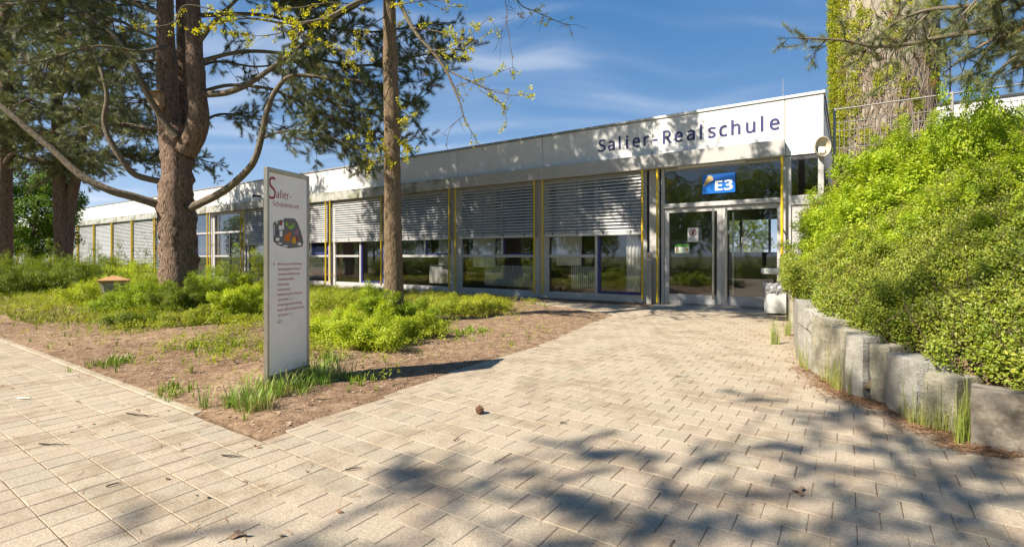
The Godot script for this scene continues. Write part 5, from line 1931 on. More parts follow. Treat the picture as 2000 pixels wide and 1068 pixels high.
func broad_tree(called: String, label: String, foot: Vector3, tall: float, wide: float, a: Color, b: Color, count: int, seed_: int, group := "") -> Node3D:
	rng.seed = seed_
	var t := thing(called, label, "tree", foot, 0.0, group)
	var trunk := MB.new()
	var wood := MB.new()
	var places := []
	var col := []
	var s := smooth([Vector3(0, -0.2, 0), Vector3(rnd(-0.1, 0.1), tall * 0.3, 0.05), Vector3(rnd(-0.3, 0.3), tall * 0.6, -0.05), Vector3(rnd(-0.3, 0.3), tall * 0.92, 0)], 5)
	trunk.tube(s, ramp(tall * 0.022, tall * 0.005, s.size()), 10, null, 0.0, 1.0, Vector2(1.4, 0.6))
	var lobes := 16
	for k in lobes:
		var h := lerpf(0.28, 0.98, (k + 0.5) / lobes)
		var ang := k * 2.4 + rnd(-0.4, 0.4)
		var out := wide * sqrt(maxf(0.05, 1.0 - pow((h - 0.58) / 0.46, 2))) * rnd(0.45, 0.85)
		var m := Vector3(cos(ang) * out, tall * h, sin(ang) * out)
		var p: Vector3 = s[clampi(int(s.size() * h * 0.75), 1, s.size() - 1)]
		wood.tube([p, p.lerp(m, 0.5) + Vector3(0, 0.15, 0), m], [tall * 0.008, tall * 0.005, 0.01], 5)
		var r := wide * rnd(0.28, 0.45)
		for q in count / lobes:
			var o := ball()
			o = o.normalized() * pow(o.length(), 0.5)
			places.append(Transform3D(aim(o + Vector3.UP * 0.5 + ball() * 0.5, rnd(0, TAU)).scaled(Vector3.ONE * rnd(0.8, 1.5)), m + o * Vector3(r, r * 0.75, r)))
			col.append(mixed(a, b))
	put("trunk", trunk, M.limb_bark, t)
	put("limbs", wood, M.limb_bark, t)
	tag(many("crown", sprig_tree, M.leaf, places, col, t), "", "", "", "stuff")
	return t


# ---------------------------------------------------------------- shrubs
func shrub(label: String, at: Vector3, tall: float, wide: float, piece: Mesh, count: int, a: Color, b: Color, mat: Material, group: String, called := "shrub", seed_ := 0) -> Node3D:
	rng.seed = seed_ if seed_ else hash(label)
	var t := thing(called, label, "shrub", at, 0.0, group)
	var stems := MB.new()
	var places := []
	var col := []
	var n := maxi(7, int(wide * 16))
	var per := count / n
	for k in n:
		var ang := k * 2.4 + rnd(-0.3, 0.3)
		var f := sqrt((k + 0.5) / n)
		var root := Vector3(cos(ang), 0, sin(ang)) * wide * f * 0.45
		var h := tall * rnd(0.55, 1.05) * (1.0 - 0.42 * f * f)
		var shoot := k % 5 == 2
		if shoot:
			h *= rnd(1.2, 1.45)
		var tip := Vector3(cos(ang), 0, sin(ang)) * wide * f * rnd(0.8, 1.1) + Vector3(0, h, 0)
		var mid := root.lerp(tip, 0.5) + Vector3(0, h * 0.12, 0) + ball() * 0.05
		stems.tube([root - Vector3(0, 0.06, 0), mid, tip], [0.009, 0.006, 0.002], 4)
		for q in (per / 2 if shoot else per):
			var u := pow(rng.randf(), 0.78)
			var p := root.lerp(mid, u * 2) if u < 0.5 else mid.lerp(tip, u * 2 - 1)
			var loose := wide * (0.12 if shoot else 0.30) * (1.35 - 0.85 * u) + 0.03
			var o := ball()
			places.append(Transform3D(aim(o * 0.8 + Vector3.UP * 0.7 + (tip - root).normalized() * 0.4, rnd(0, TAU)).scaled(Vector3.ONE * rnd(0.75, 1.3)), Vector3(p.x, maxf(p.y, 0.03), p.z) + o * Vector3(loose, loose * 0.6, loose)))
			col.append(mixed(a, b))
	# low runners round the foot, thinning outwards
	for k in count / 5:
		var ang := rnd(0, TAU)
		var r := wide * (0.6 + 0.75 * pow(rng.randf(), 1.6))
		places.append(Transform3D(aim(Vector3.UP + ball() * 0.9, rnd(0, TAU)).scaled(Vector3.ONE * rnd(0.7, 1.2)), Vector3(cos(ang) * r, rnd(0.02, 0.16), sin(ang) * r)))
		col.append(mixed(a, b))
	put("stems", stems, M.twig, t)
	tag(many("foliage", piece, mat, places, col, t), "", "", "", "stuff")
	return t


func build_pylon() -> void:
	# free-standing information pylon: steel frame, pale face; its own x runs along the face, z out of it
	var along := Vector3(-0.301, 0, -0.953).normalized()
	var out := along.cross(Vector3.UP)
	var p := thing("information_sign", "tall steel-framed white sign reading Salier-Schulzentrum with a coloured site map", "sign", Vector3(-4.63, 0.0, -2.64))
	p.basis = Basis(along, Vector3.UP, out)
	var w := 0.60
	var top := 2.21
	var b := MB.new()
	b.bevel(Vector3(0, -0.05, -0.05), Vector3(0.026, top, 0), 0.004)
	put("post", b, M.steel, p)
	b = MB.new()
	b.bevel(Vector3(w - 0.03, -0.05, -0.05), Vector3(w, top, 0), 0.004)
	put("post", b, M.steel, p)
	b = MB.new()
	b.bevel(Vector3(0.027, top - 0.045, -0.05), Vector3(w - 0.031, top, 0), 0.004)
	put("top_rail", b, M.steel, p)
	b = MB.new()
	b.bevel(Vector3(0.027, -0.05, -0.045), Vector3(w - 0.031, 0.185, -0.006), 0.003)
	put("foot_plate", b, plain(0.20, 0.175, 0.15, 0.42, 0.4), p)
	b = MB.new()
	b.box(Vector3(0.027, 0.186, -0.045), Vector3(w - 0.031, top - 0.046, -0.012))
	put("face", b, M.sign_face, p)
	var at := Transform3D(Basis(), Vector3(0, 0, -0.012))
	var f := font(0.0)
	letter("initial", "S", font(0.0), 0.030, 1.905, 0.305, 0.088, M.print_red, at, p, 0.001, 0.0008)
	letter("heading", "alier-", f, 0.126, 1.925, 0.108, 0.205, M.print_red, at, p, 0.001, 0.0008)
	letter("heading", "Schulzentrum", f, 0.078, 1.842, 0.062, 0.365, M.print_red, at, p, 0.001, 0.0008)
	var rows := ["Montessori-Kinderhaus", "Ganztagseinrichtung 1", "Gemeinschaftsschule", "Technikpavillon", "Realschule", "Gymnasium", "Kinderhaus Im Sämann", "Sporthalle 1, 2", "Kindertageseinrichtung", "beim Salier-Schulzentrum", "Sportplatz 1, 2"]
	for k in rows.size():
		letter("list_line", rows[k], font(0.0), 0.145, 1.259 - k * 0.0508, 0.0335, 0.0, M.print_red, at, p, 0.001, 0.0008)
	b = MB.new()
	b.plate(PackedVector2Array([Vector2(0.094, 1.262), Vector2(0.094, 1.292), Vector2(0.098, 1.292), Vector2(0.098, 1.262)]), 0.0, 0.001, at)
	b.plate(PackedVector2Array([Vector2(0.084, 1.272), Vector2(0.087, 1.274), Vector2(0.096, 1.264), Vector2(0.105, 1.274), Vector2(0.108, 1.272), Vector2(0.096, 1.257)]), 0.0012, 0.002, at)
	put("arrow", b, M.print_red, p)
	var plan := part("site_map", p)
	b = MB.new()
	b.plate(PackedVector2Array([Vector2(0.082, 1.66), Vector2(0.10, 1.685), Vector2(0.205, 1.715), Vector2(0.218, 1.70), Vector2(0.235, 1.732), Vector2(0.38, 1.738), Vector2(0.425, 1.70), Vector2(0.48, 1.60), Vector2(0.515, 1.50), Vector2(0.50, 1.45), Vector2(0.40, 1.437), Vector2(0.30, 1.428), Vector2(0.15, 1.455), Vector2(0.088, 1.495)]), 0.0, 0.001, at)
	put("site_ground", b, plain(0.13, 0.13, 0.13, 0.5), plan)
	var spots := [
		[M.print_red, [[0.175, 1.668, 0.215, 1.693]]], [plain(0.24, 0.45, 0.05, 0.5), [[0.25, 1.655, 0.285, 1.69], [0.285, 1.64, 0.37, 1.66], [0.30, 1.625, 0.345, 1.64], [0.35, 1.66, 0.38, 1.685]]],
		[plain(0.10, 0.035, 0.19, 0.5), [[0.125, 1.56, 0.137, 1.61], [0.115, 1.555, 0.15, 1.565], [0.118, 1.58, 0.15, 1.59]]], [plain(0.55, 0.14, 0.015, 0.5), [[0.24, 1.50, 0.32, 1.57], [0.29, 1.57, 0.335, 1.592]]],
		[plain(0.65, 0.35, 0.02, 0.5), [[0.345, 1.48, 0.40, 1.54], [0.36, 1.54, 0.385, 1.555]]], [plain(0.60, 0.14, 0.30, 0.5), [[0.39, 1.585, 0.425, 1.60], [0.415, 1.60, 0.43, 1.63]]],
		[M.sign_white, [[0.122, 1.672, 0.145, 1.69], [0.16, 1.61, 0.20, 1.655], [0.205, 1.615, 0.228, 1.69], [0.172, 1.545, 0.207, 1.60], [0.12, 1.50, 0.165, 1.53], [0.092, 1.55, 0.10, 1.655], [0.15, 1.468, 0.20, 1.482], [0.22, 1.445, 0.28, 1.458], [0.43, 1.462, 0.48, 1.49]]]]
	for a in spots:
		for q in a[1]:
			b = MB.new()
			b.box(Vector3(q[0], q[1], 0.0012), Vector3(q[2], q[3], 0.0018), at)
			put("map_block", b, a[0], plan)
	b = MB.new()
	for k in 14:
		var a0 := TAU * k / 14
		var a1 := TAU * (k + 1) / 14
		b.tri(at * Vector3(0.412, 1.522, 0.0025), at * Vector3(0.412 + cos(a0) * 0.018, 1.522 + sin(a0) * 0.018, 0.0025), at * Vector3(0.412 + cos(a1) * 0.018, 1.522 + sin(a1) * 0.018, 0.0025), at.basis.z)
	put("place_dot", b, M.print_red, plan)
	letter("place_word", "Ihr Standort", font(0.0), 0.345, 1.535, 0.026, 0.16, M.print_red, at, plan, 0.0025, 0.0006)
	b = MB.new()
	for q in [[0.145, 0.684, 0.202, 0.687], [0.145, 0.712, 0.202, 0.715], [0.145, 0.687, 0.148, 0.712], [0.199, 0.687, 0.202, 0.712], [0.172, 0.687, 0.175, 0.712]]:
		b.box(Vector3(q[0], q[1], 0.0), Vector3(q[2], q[3], 0.001), at)
	b.box(Vector3(0.153, 0.69, 0.0), Vector3(0.158, 0.70, 0.001), at)
	b.box(Vector3(0.158, 0.697, 0.0), Vector3(0.166, 0.701, 0.001), at)
	b.box(Vector3(0.182, 0.697, 0.0), Vector3(0.192, 0.701, 0.001), at)
	put("pictogram", b, M.print_red, p)


func build_tower() -> void:
	rng.seed = 2001
	var m := Vector3(1.25, 3.2, -27.0)
	var t := thing("round_tower", "round concrete tower overgrown with ivy behind the fence", "tower", m)
	var b := MB.new()
	var f := noise(0.9, 4, 81)
	var c := []
	for k in 40:
		c.append(Vector3(0, k * 0.33, 0))
	b.tube(c, ramp(1.78, 1.78, 40), 60, f, 0.03, 1.0, Vector2(1, 1))
	b.disc(Vector3(0, 39 * 0.33, 0), Vector3.UP, 1.76, 60)
	put("shaft", b, M.old_concrete_pale, t)
	var vines := MB.new()
	var leaves := []
	var col := []
	for k in 230:
		var a := rnd(-0.2, PI + 0.5)
		var y := rnd(-0.3, 3.0) if k % 3 else rnd(2.0, 6.0)
		var pts := []
		var da := rnd(-0.1, 0.1)
		for j in 16:
			pts.append(Vector3(cos(a) * 1.84, y, sin(a) * 1.84))
			da = clampf(da + rnd(-0.05, 0.05), -0.09, 0.09)
			a += da
			y += rnd(0.05, 0.6)
			if y > 12.5:
				break
		if pts.size() > 2:
			vines.tube(pts, ramp(rnd(0.012, 0.035), 0.006, pts.size()), 4)
	var dens := noise(0.55, 3, 82)
	for k in 15000:
		var a := rnd(-0.1, PI + 0.5)
		var y := rnd(-0.2, 12.6)
		# thick on the left flank, in drifts over the middle
		var left := smoothstep(1.9, 2.9, a)
		var keep := 0.9 * left * (0.6 + 0.8 * maxf(0.0, dens.get_noise_2d(a * 4, y))) * smoothstep(-1.0, 4.0, y) + smoothstep(0.02, 0.4, dens.get_noise_2d(a * 5.0 + 30, y * 0.9)) * 0.55
		if rng.randf() > keep:
			continue
		var o := Vector3(cos(a), 0, sin(a))
		leaves.append(Transform3D(aim(o + Vector3(0, -0.2, 0) + ball() * 0.7, rnd(0, TAU)).scaled(Vector3.ONE * rnd(1.3, 2.2)), Vector3(o.x * 1.88, y, o.z * 1.88) + ball() * 0.12))
		col.append(mixed(Color(0.55, 0.53, 0.03), Color(0.26, 0.34, 0.03)))
	put("vine_stems", vines, M.vine, t)
	tag(many("ivy_leaves", sprig_big, M.leaf, leaves, col, t), "", "", "", "stuff")


func build_fence() -> void:
	var z := -14.5
	var x0 := -0.3
	var x1 := 6.2
	var top := 4.92
	var t := thing("mesh_fence", "grey welded mesh fence along the top of the bank", "fence", Vector3(0, 0, z))
	var x := x0
	while x <= x1 + 0.01:
		var b := MB.new()
		b.bevel(Vector3(x - 0.03, 3.3, -0.03), Vector3(x + 0.03, top + 0.04, 0.03), 0.006)
		put("post", b, M.galvanised, t)
		x += 2.1667
	for y in [top, top - 0.33, top - 0.53, top - 0.95, top - 1.35]:
		var b := MB.new()
		for q in [0.014, -0.014]:
			b.tube([Vector3(x0, y, q), Vector3(x1, y, q)], [0.007 if y < top else 0.016, 0.007 if y < top else 0.016], 6)
		put("rail", b, M.galvanised, t)
	x = x0 + 0.1
	while x < x1:
		var b := MB.new()
		b.tube([Vector3(x, 3.45, 0), Vector3(x, top - 0.27, 0)], [0.0055, 0.0055], 5)
		put("rod", b, M.galvanised, t)
		x += 0.1


func build_upper_school() -> void:
	var t := thing("school_building", "white flat-roofed upper building beyond the shrubs at the right", "building", Vector3(2.882, 0, -26.0))
	var b := MB.new()
	b.box(Vector3(0, 3.0, -8), Vector3(24, 5.4, -0.4))
	put("wall", b, M.grey_panel, t)
	for k in 6:
		b = MB.new()
		b.bevel(Vector3(k * 4.0 + 0.01, 6.25, -8.2), Vector3(k * 4.0 + 3.99, 7.35, 0), 0.01)
		put("fascia_panel", b, M.white_panel, t)
		b = MB.new()
		b.bevel(Vector3(k * 4.0 + 0.01, 5.41, -8.2), Vector3(k * 4.0 + 3.99, 6.24, -0.1), 0.01)
		put("lower_fascia", b, M.grey_panel, t)
		b = MB.new()
		b.box(Vector3(k * 4.0 + 0.3, 3.9, -0.4), Vector3(k * 4.0 + 3.7, 5.2, -0.36))
		put("window", b, M.dark_frame, t)
	b = MB.new()
	b.box(Vector3(-0.05, 7.352, -8.25), Vector3(24.05, 7.43, 0.06))
	put("roof_cap", b, M.dark_frame, t)
	var m := thing("antenna_mast", "thin red and white mast on the upper roof", "mast", Vector3(3.859, 9.103, -30.405))
	var q := MB.new()
	q.tube([Vector3(0, -1.2, 0), Vector3(0, 1.3, 0)], [0.035, 0.03], 8)
	put("lower_tube", q, plain(0.34, 0.05, 0.06, 0.5), m)
	q = MB.new()
	q.lathe([Vector2(0.03, 1.3), Vector2(0.11, 1.36), Vector2(0.11, 1.5), Vector2(0.04, 1.62), Vector2(0.02, 2.1), Vector2(0.0, 2.9)], 10)
	put("upper_tube", q, M.sign_white, m)


func build_cone_bin() -> void:
	var at := Vector3(-15.910, -0.040, -4.919)
	at.y = 0.05
	var p := thing("concrete_bin", "low grey concrete bin with orange-brown pyramid lid among the shrubs", "bin", at, 0.5)
	var b := MB.new()
	b.lathe([Vector2(0.22, 0.0), Vector2(0.24, 0.3), Vector2(0.30, 0.55), Vector2(0.31, 0.62), Vector2(0.0, 0.62)], 8)
	put("body", b, M.slab, p)
	b = MB.new()
	b.lathe([Vector2(0.30, 0.625), Vector2(0.46, 0.64), Vector2(0.475, 0.68), Vector2(0.10, 0.775), Vector2(0.06, 0.79), Vector2(0.0, 0.795)], 4)
	put("lid", b, M.rust_cap, p)


func bed_at(x: float, z: float) -> Vector3:
	return Vector3(x, bed_height(x, z), z)


func plant_bed() -> void:
	var fresh := Color(0.40, 0.52, 0.035)
	var lime := Color(0.54, 0.60, 0.045)
	var leaf := Color(0.27, 0.36, 0.016)
	var dark := Color(0.12, 0.16, 0.014)
	var olive := Color(0.40, 0.40, 0.05)
	var g1 := "shrubs round the maple"
	var g2 := "shrubs under the big pine"
	var g3 := "dark hedge at the far left"
	for a in [
		["lime green shrub between the sign and the maple trunk, nearest the sign", [-6.307, -4.639], 0.42, 0.52, 1260, lime, fresh, g1],
		["broad lime shrub in front of the maple trunk, on its left", [-5.645, -4.705], 0.52, 0.60, 1680, lime, fresh, g1],
		["tall leafy shoots against the left side of the maple trunk", [-6.959, -6.005], 0.90, 0.36, 979, fresh, leaf, g1],
		["low lime shrub in front of the maple foot, on its right", [-5.618, -5.637], 0.34, 0.48, 1050, lime, leaf, g1],
		["upright green shrub just behind the right side of the maple trunk", [-6.766, -6.748], 0.55, 0.42, 909, fresh, leaf, g1],
		["low yellowish shrub farthest right of the maple", [-6.805, -8.722], 0.30, 0.85, 1260, olive, lime, g1],
		["low yellowish shrub between the maple and the facade slabs", [-7.459, -8.392], 0.34, 0.75, 1120, olive, fresh, g1],
		["olive shrub right behind the sign panel", [-9.340, -6.676], 0.50, 0.95, 1400, olive, fresh, g1],
		["thin shrub at the wall foot behind the maple, on its left", [-9.575, -7.678], 0.48, 0.7, 979, fresh, leaf, g1],
		["round bright yellow-green shrub left of the sign", [-9.512, -4.887], 0.83, 0.52, 1819, lime, fresh, g2],
		["tall bright shrub between the big pine and the sign", [-13.191, -6.316], 1.27, 0.78, 2100, fresh, leaf, g2],
		["tall bright shrub with upright shoots close behind the sign", [-12.792, -6.885], 1.44, 0.62, 1680, lime, leaf, g2],
		["shrub at the right foot of the big pine", [-12.648, -5.594], 0.78, 0.55, 1260, leaf, dark, g2],
		["dark green shrub hiding the big pine's foot", [-12.556, -5.051], 0.78, 0.62, 1400, leaf, dark, g2],
		["green shrub in front of the orange-capped bin, on its right", [-13.788, -4.948], 0.90, 0.75, 1680, fresh, leaf, g2],
		["spreading shrub just before the orange-capped bin", [-13.843, -4.414], 0.53, 0.62, 1260, fresh, leaf, g2],
		["lime shrub at the left side of the orange-capped bin", [-16.031, -4.538], 0.69, 0.80, 1400, lime, leaf, g2],
		["bright shrub behind the orange-capped bin", [-17.353, -5.867], 1.25, 1.0, 1680, lime, fresh, g2],
		["low olive shrub on the open soil left of the round bright one", [-9.746, -4.337], 0.31, 0.55, 840, olive, leaf, g2],
		["low dark shrub on the open soil before the pine", [-10.651, -3.648], 0.30, 0.55, 840, leaf, dark, g2]]:
		shrub(a[0], bed_at(a[1][0], a[1][1]), a[2], a[3], sprig_mid, a[4], a[5], a[6], M.leaf, a[7])
	# hedge: one shrub, then copies along it
	rng.seed = 3001
	var first: Node3D
	var spots := [[-21.555, -4.055], [-21.731, -4.619], [-21.645, -5.161], [-20.325, -5.340], [-20.458, -5.966], [-25.137, -4.998], [-25.057, -5.682], [-24.339, -6.169], [-23.620, -6.656], [-21.961, -6.849], [-21.645, -7.366], [-25.680, -4.630]]
	var words := ["first", "second", "third", "fourth", "fifth"]
	for k in spots.size():
		var lab := "dense dark green hedge shrub, %s from the left edge in the front row" % words[k] if k < 5 else "dense dark green shrub in the back row of the left hedge"
		var at := bed_at(spots[k][0], spots[k][1])
		if k == 0:
			first = shrub(lab, at, 1.25, 1.15, sprig_mid, 2600, leaf, dark, M.leaf, g3, "hedge_shrub", 3100)
		else:
			copy(first, lab, at, k * 1.9, Vector3(1, rnd(0.85, 1.2), 1), g3)
	# sapling before the far blinds
	shrub("thin bare sapling with few small leaves before the far blinds", bed_at(-24.2, -9.2), 3.4, 0.95, sprig_mid, 420, leaf, dark, M.leaf, "", "sapling")
	broad_tree("leafy_tree", "light green leafy tree between the two left pines", Vector3(-33.978, 0.836, -7.166) * Vector3(1, 0, 1), 5.6, 2.0, Color(0.16, 0.28, 0.02), Color(0.07, 0.15, 0.015), 2600, 3200)


func scatter_low() -> void:
	# weeds and creeping shoots over the bed
	rng.seed = 3300
	var dens := noise(0.5, 4, 91)
	var places := []
	var col := []
	var grass := []
	var gcol := []
	for k in 46000:
		var x := rnd(-22.0, -3.9)
		var z := rnd(-12.6, -2.1)
		var e := minf(bed_edge(z) - x, -2.0 - z)
		if e < 0.05:
			continue
		var d := smoothstep(0.4, 1.9, -2.0 - z) * smoothstep(0.4, 2.4, bed_edge(z) - x)
		d *= smoothstep(-0.22, 0.32, dens.get_noise_2d(x * 1.3, z * 1.3))
		d += 0.03
		if Vector2(x + 5.4, (z + 9.6) * 0.55).length() < 1.5:
			d *= 0.12
		if rng.randf() > d:
			continue
		var p := bed_at(x, z)
		if rng.randf() < 0.8:
			places.append(Transform3D(aim(Vector3.UP + ball() * 0.6, rnd(0, TAU)).scaled(Vector3.ONE * rnd(0.7, 1.5)), p + Vector3(0, rnd(0.01, 0.12), 0)))
			col.append(mixed(Color(0.46, 0.47, 0.05), Color(0.26, 0.32, 0.03)))
		else:
			grass.append(Transform3D(Basis(Vector3.UP, rnd(0, TAU)).scaled(Vector3.ONE * rnd(0.7, 1.6)), p))
			gcol.append(mixed(Color(0.30, 0.36, 0.04), Color(0.18, 0.26, 0.025)))
	# light grass at the far left, and tufts dotted over the bare soil
	for k in 7000:
		var x := rnd(-24.0, -12.0)
		var z := rnd(-6.4, -2.7)
		var p := bed_at(x, z)
		if dens.get_noise_2d(x * 1.4 + 50, z * 1.4) < -0.12:
			continue
		grass.append(Transform3D(Basis(Vector3.UP, rnd(0, TAU)).scaled(Vector3.ONE * rnd(0.8, 1.7)), p))
		gcol.append(mixed(Color(0.38, 0.38, 0.06), Color(0.24, 0.29, 0.03)))
	for c in [[-5.442, -2.145], [-7.525, -2.245], [-7.483, -2.412], [-7.526, -3.250], [-6.926, -3.239], [-5.275, -3.771], [-5.261, -6.672], [-5.271, -6.345], [-4.256, -3.412], [-7.085, -3.549], [-6.144, -3.769]]:
		for k in 26:
			var x: float = c[0] + rng.randfn(0, 0.13)
			var z: float = c[1] + rng.randfn(0, 0.10)
			grass.append(Transform3D(Basis(Vector3.UP, rnd(0, TAU)).scaled(Vector3.ONE * rnd(0.8, 1.7)), bed_at(x, z)))
			gcol.append(mixed(Color(0.30, 0.38, 0.03), Color(0.16, 0.27, 0.02)))
	tag(many("creeping_weeds", sprig_mid, M.leaf, places, col), "low creeping green weeds over the soil of the bed", "weeds", "", "stuff")
	tag(many("short_grass", tuft_short, M.grass, grass, gcol), "short yellowish grass tufts dotted over the bed", "grass", "", "stuff")
	# long grass round the foot of the sign
	var long := []
	var lcol := []
	for k in 135:
		var u := rnd(-0.7, 1.35)
		var s := rng.randfn(0.0, 0.15) + 0.10
		var p := Vector3(-4.63, 0, -2.64) + Vector3(-0.301, 0, -0.953) * u * 0.7 + Vector3(0.954, 0, -0.301) * s
		if absf(s + 0.02) < 0.04 and u > -0.05 and u < 0.9:
			continue
		long.append(Transform3D(Basis(Vector3.UP, rnd(0, TAU)).scaled(Vector3(1.15, rnd(0.4, 0.95), 1.15)), bed_at(p.x, p.z)))
		lcol.append(mixed(Color(0.32, 0.45, 0.06), Color(0.12, 0.26, 0.02)) if k % 5 else mixed(Color(0.50, 0.44, 0.2), Color(0.36, 0.32, 0.1)))
	tag(many("long_grass", tuft_grass, M.grass, long, lcol), "long green grass round the foot of the white sign", "grass", "", "stuff")
	# grass and weeds along the granite wall
	var wallg := []
	var wcol := []
	for k in 80:
		var j := rng.randi_range(1, 9)
		var u := rng.randf()
		var a := Vector2(WALL[j][0], WALL[j][1]).lerp(Vector2(WALL[j + 1][0], WALL[j + 1][1]), u)
		if sin(a.y * 7.0) < -0.35:
			continue
		wallg.append(Transform3D(Basis(Vector3.UP, rnd(0, TAU)).scaled(Vector3(0.6, rnd(0.5, 1.6), 0.6)), Vector3(a.x - rnd(0.01, 0.06), 0.0, a.y + rnd(0.0, 0.03))))
		wcol.append(mixed(Color(0.40, 0.38, 0.12), Color(0.20, 0.25, 0.04)))
	for c in [[-0.878, -9.644], [-0.940, -8.589], [0.693, -4.783], [0.692, -4.853]]:
		for k in 8:
			wallg.append(Transform3D(Basis(Vector3.UP, rnd(0, TAU)).scaled(Vector3(0.6, rnd(0.8, 1.9), 0.6)), Vector3(c[0] + rnd(-0.05, 0.05), 0, c[1] + rnd(-0.05, 0.05))))
			wcol.append(mixed(Color(0.36, 0.40, 0.09), Color(0.18, 0.26, 0.03)))
	tag(many("wall_grass", tuft_grass, M.grass, wallg, wcol), "tall thin grass growing along the foot of the granite wall", "grass", "", "stuff")
	# dry needles and leaf bits
	var bit := MB.new()
	bit.tri(Vector3(-0.035, 0, 0.0018), Vector3(0.035, 0.004, 0.0), Vector3(-0.035, 0, -0.0018), Vector3.UP)
	bit.tri(Vector3(-0.03, 0, 0.0), Vector3(0.03, 0.002, 0.012), Vector3(0.03, 0.004, 0.0085), Vector3.UP)
	var flake := MB.new()
	flake.quad(Vector3(-0.018, 0, 0), Vector3(0, 0.003, 0.010), Vector3(0.02, 0.006, 0.001), Vector3(0.002, 0.0, -0.010), Vector3.UP)
	var dry := []
	var dcol := []
	var bits := []
	var bcol := []
	for k in 26000:
		var x := rnd(-14.0, -3.55)
		var z := rnd(-10.5, -2.0)
		if x > bed_edge(z) + rng.randfn(0.0, 0.12):
			continue
		var tr := Transform3D(Basis.from_euler(Vector3(rnd(-0.2, 0.2), rnd(0, TAU), rnd(-0.2, 0.2))).scaled(Vector3.ONE * rnd(0.6, 1.4)), bed_at(x, z) + Vector3(0, 0.006, 0))
		if k % 4:
			dry.append(tr)
			dcol.append(mixed(Color(0.48, 0.33, 0.19), Color(0.18, 0.10, 0.055)))
		else:
			bits.append(tr)
			bcol.append(mixed(Color(0.55, 0.42, 0.29), Color(0.14, 0.08, 0.05)))
	for k in 5200:
		# drifts against the wall and thin scatter over the paving
		var p: Vector3
		if k < 3800:
			var j := rng.randi_range(1, 10)
			var a := Vector2(WALL[j][0], WALL[j][1]).lerp(Vector2(WALL[j + 1][0], WALL[j + 1][1]), rng.randf())
			var s := absf(rng.randfn(0, 0.11))
			p = Vector3(a.x - s * 0.75, 0.006 + maxf(0, 0.03 - s * 0.2) * rng.randf(), a.y + s * 0.66)
		elif k < 3950:
			p = Vector3(rnd(-7.5, -2.2), 0.006, rnd(-2.0, -0.9))
		elif k < 4700:
			p = Vector3(rnd(-4.6, -1.1), 0.014, -13.9 + absf(rng.randfn(0, 0.12)))
		else:
			p = Vector3(rnd(-3.5, 0.8), 0.008, rnd(-11, -1.5))
		var tr := Transform3D(Basis.from_euler(Vector3(rnd(-0.15, 0.15), rnd(0, TAU), rnd(-0.15, 0.15))).scaled(Vector3.ONE * rnd(0.6, 1.3) * (0.5 if k >= 3950 else 1.0)), p)
		if k % 5:
			dry.append(tr)
			dcol.append(mixed(Color(0.36, 0.21, 0.11), Color(0.20, 0.11, 0.06)))
		else:
			bits.append(tr)
			bcol.append(mixed(Color(0.36, 0.22, 0.12), Color(0.16, 0.09, 0.05)))
	tag(many("dry_needles", bit.mesh(), M.litter, dry, dcol), "dry brown pine needles strewn over soil and paving", "litter", "", "stuff")
	tag(many("leaf_litter", flake.mesh(), M.litter, bits, bcol), "small dry leaf scraps strewn over soil and paving", "litter", "", "stuff")


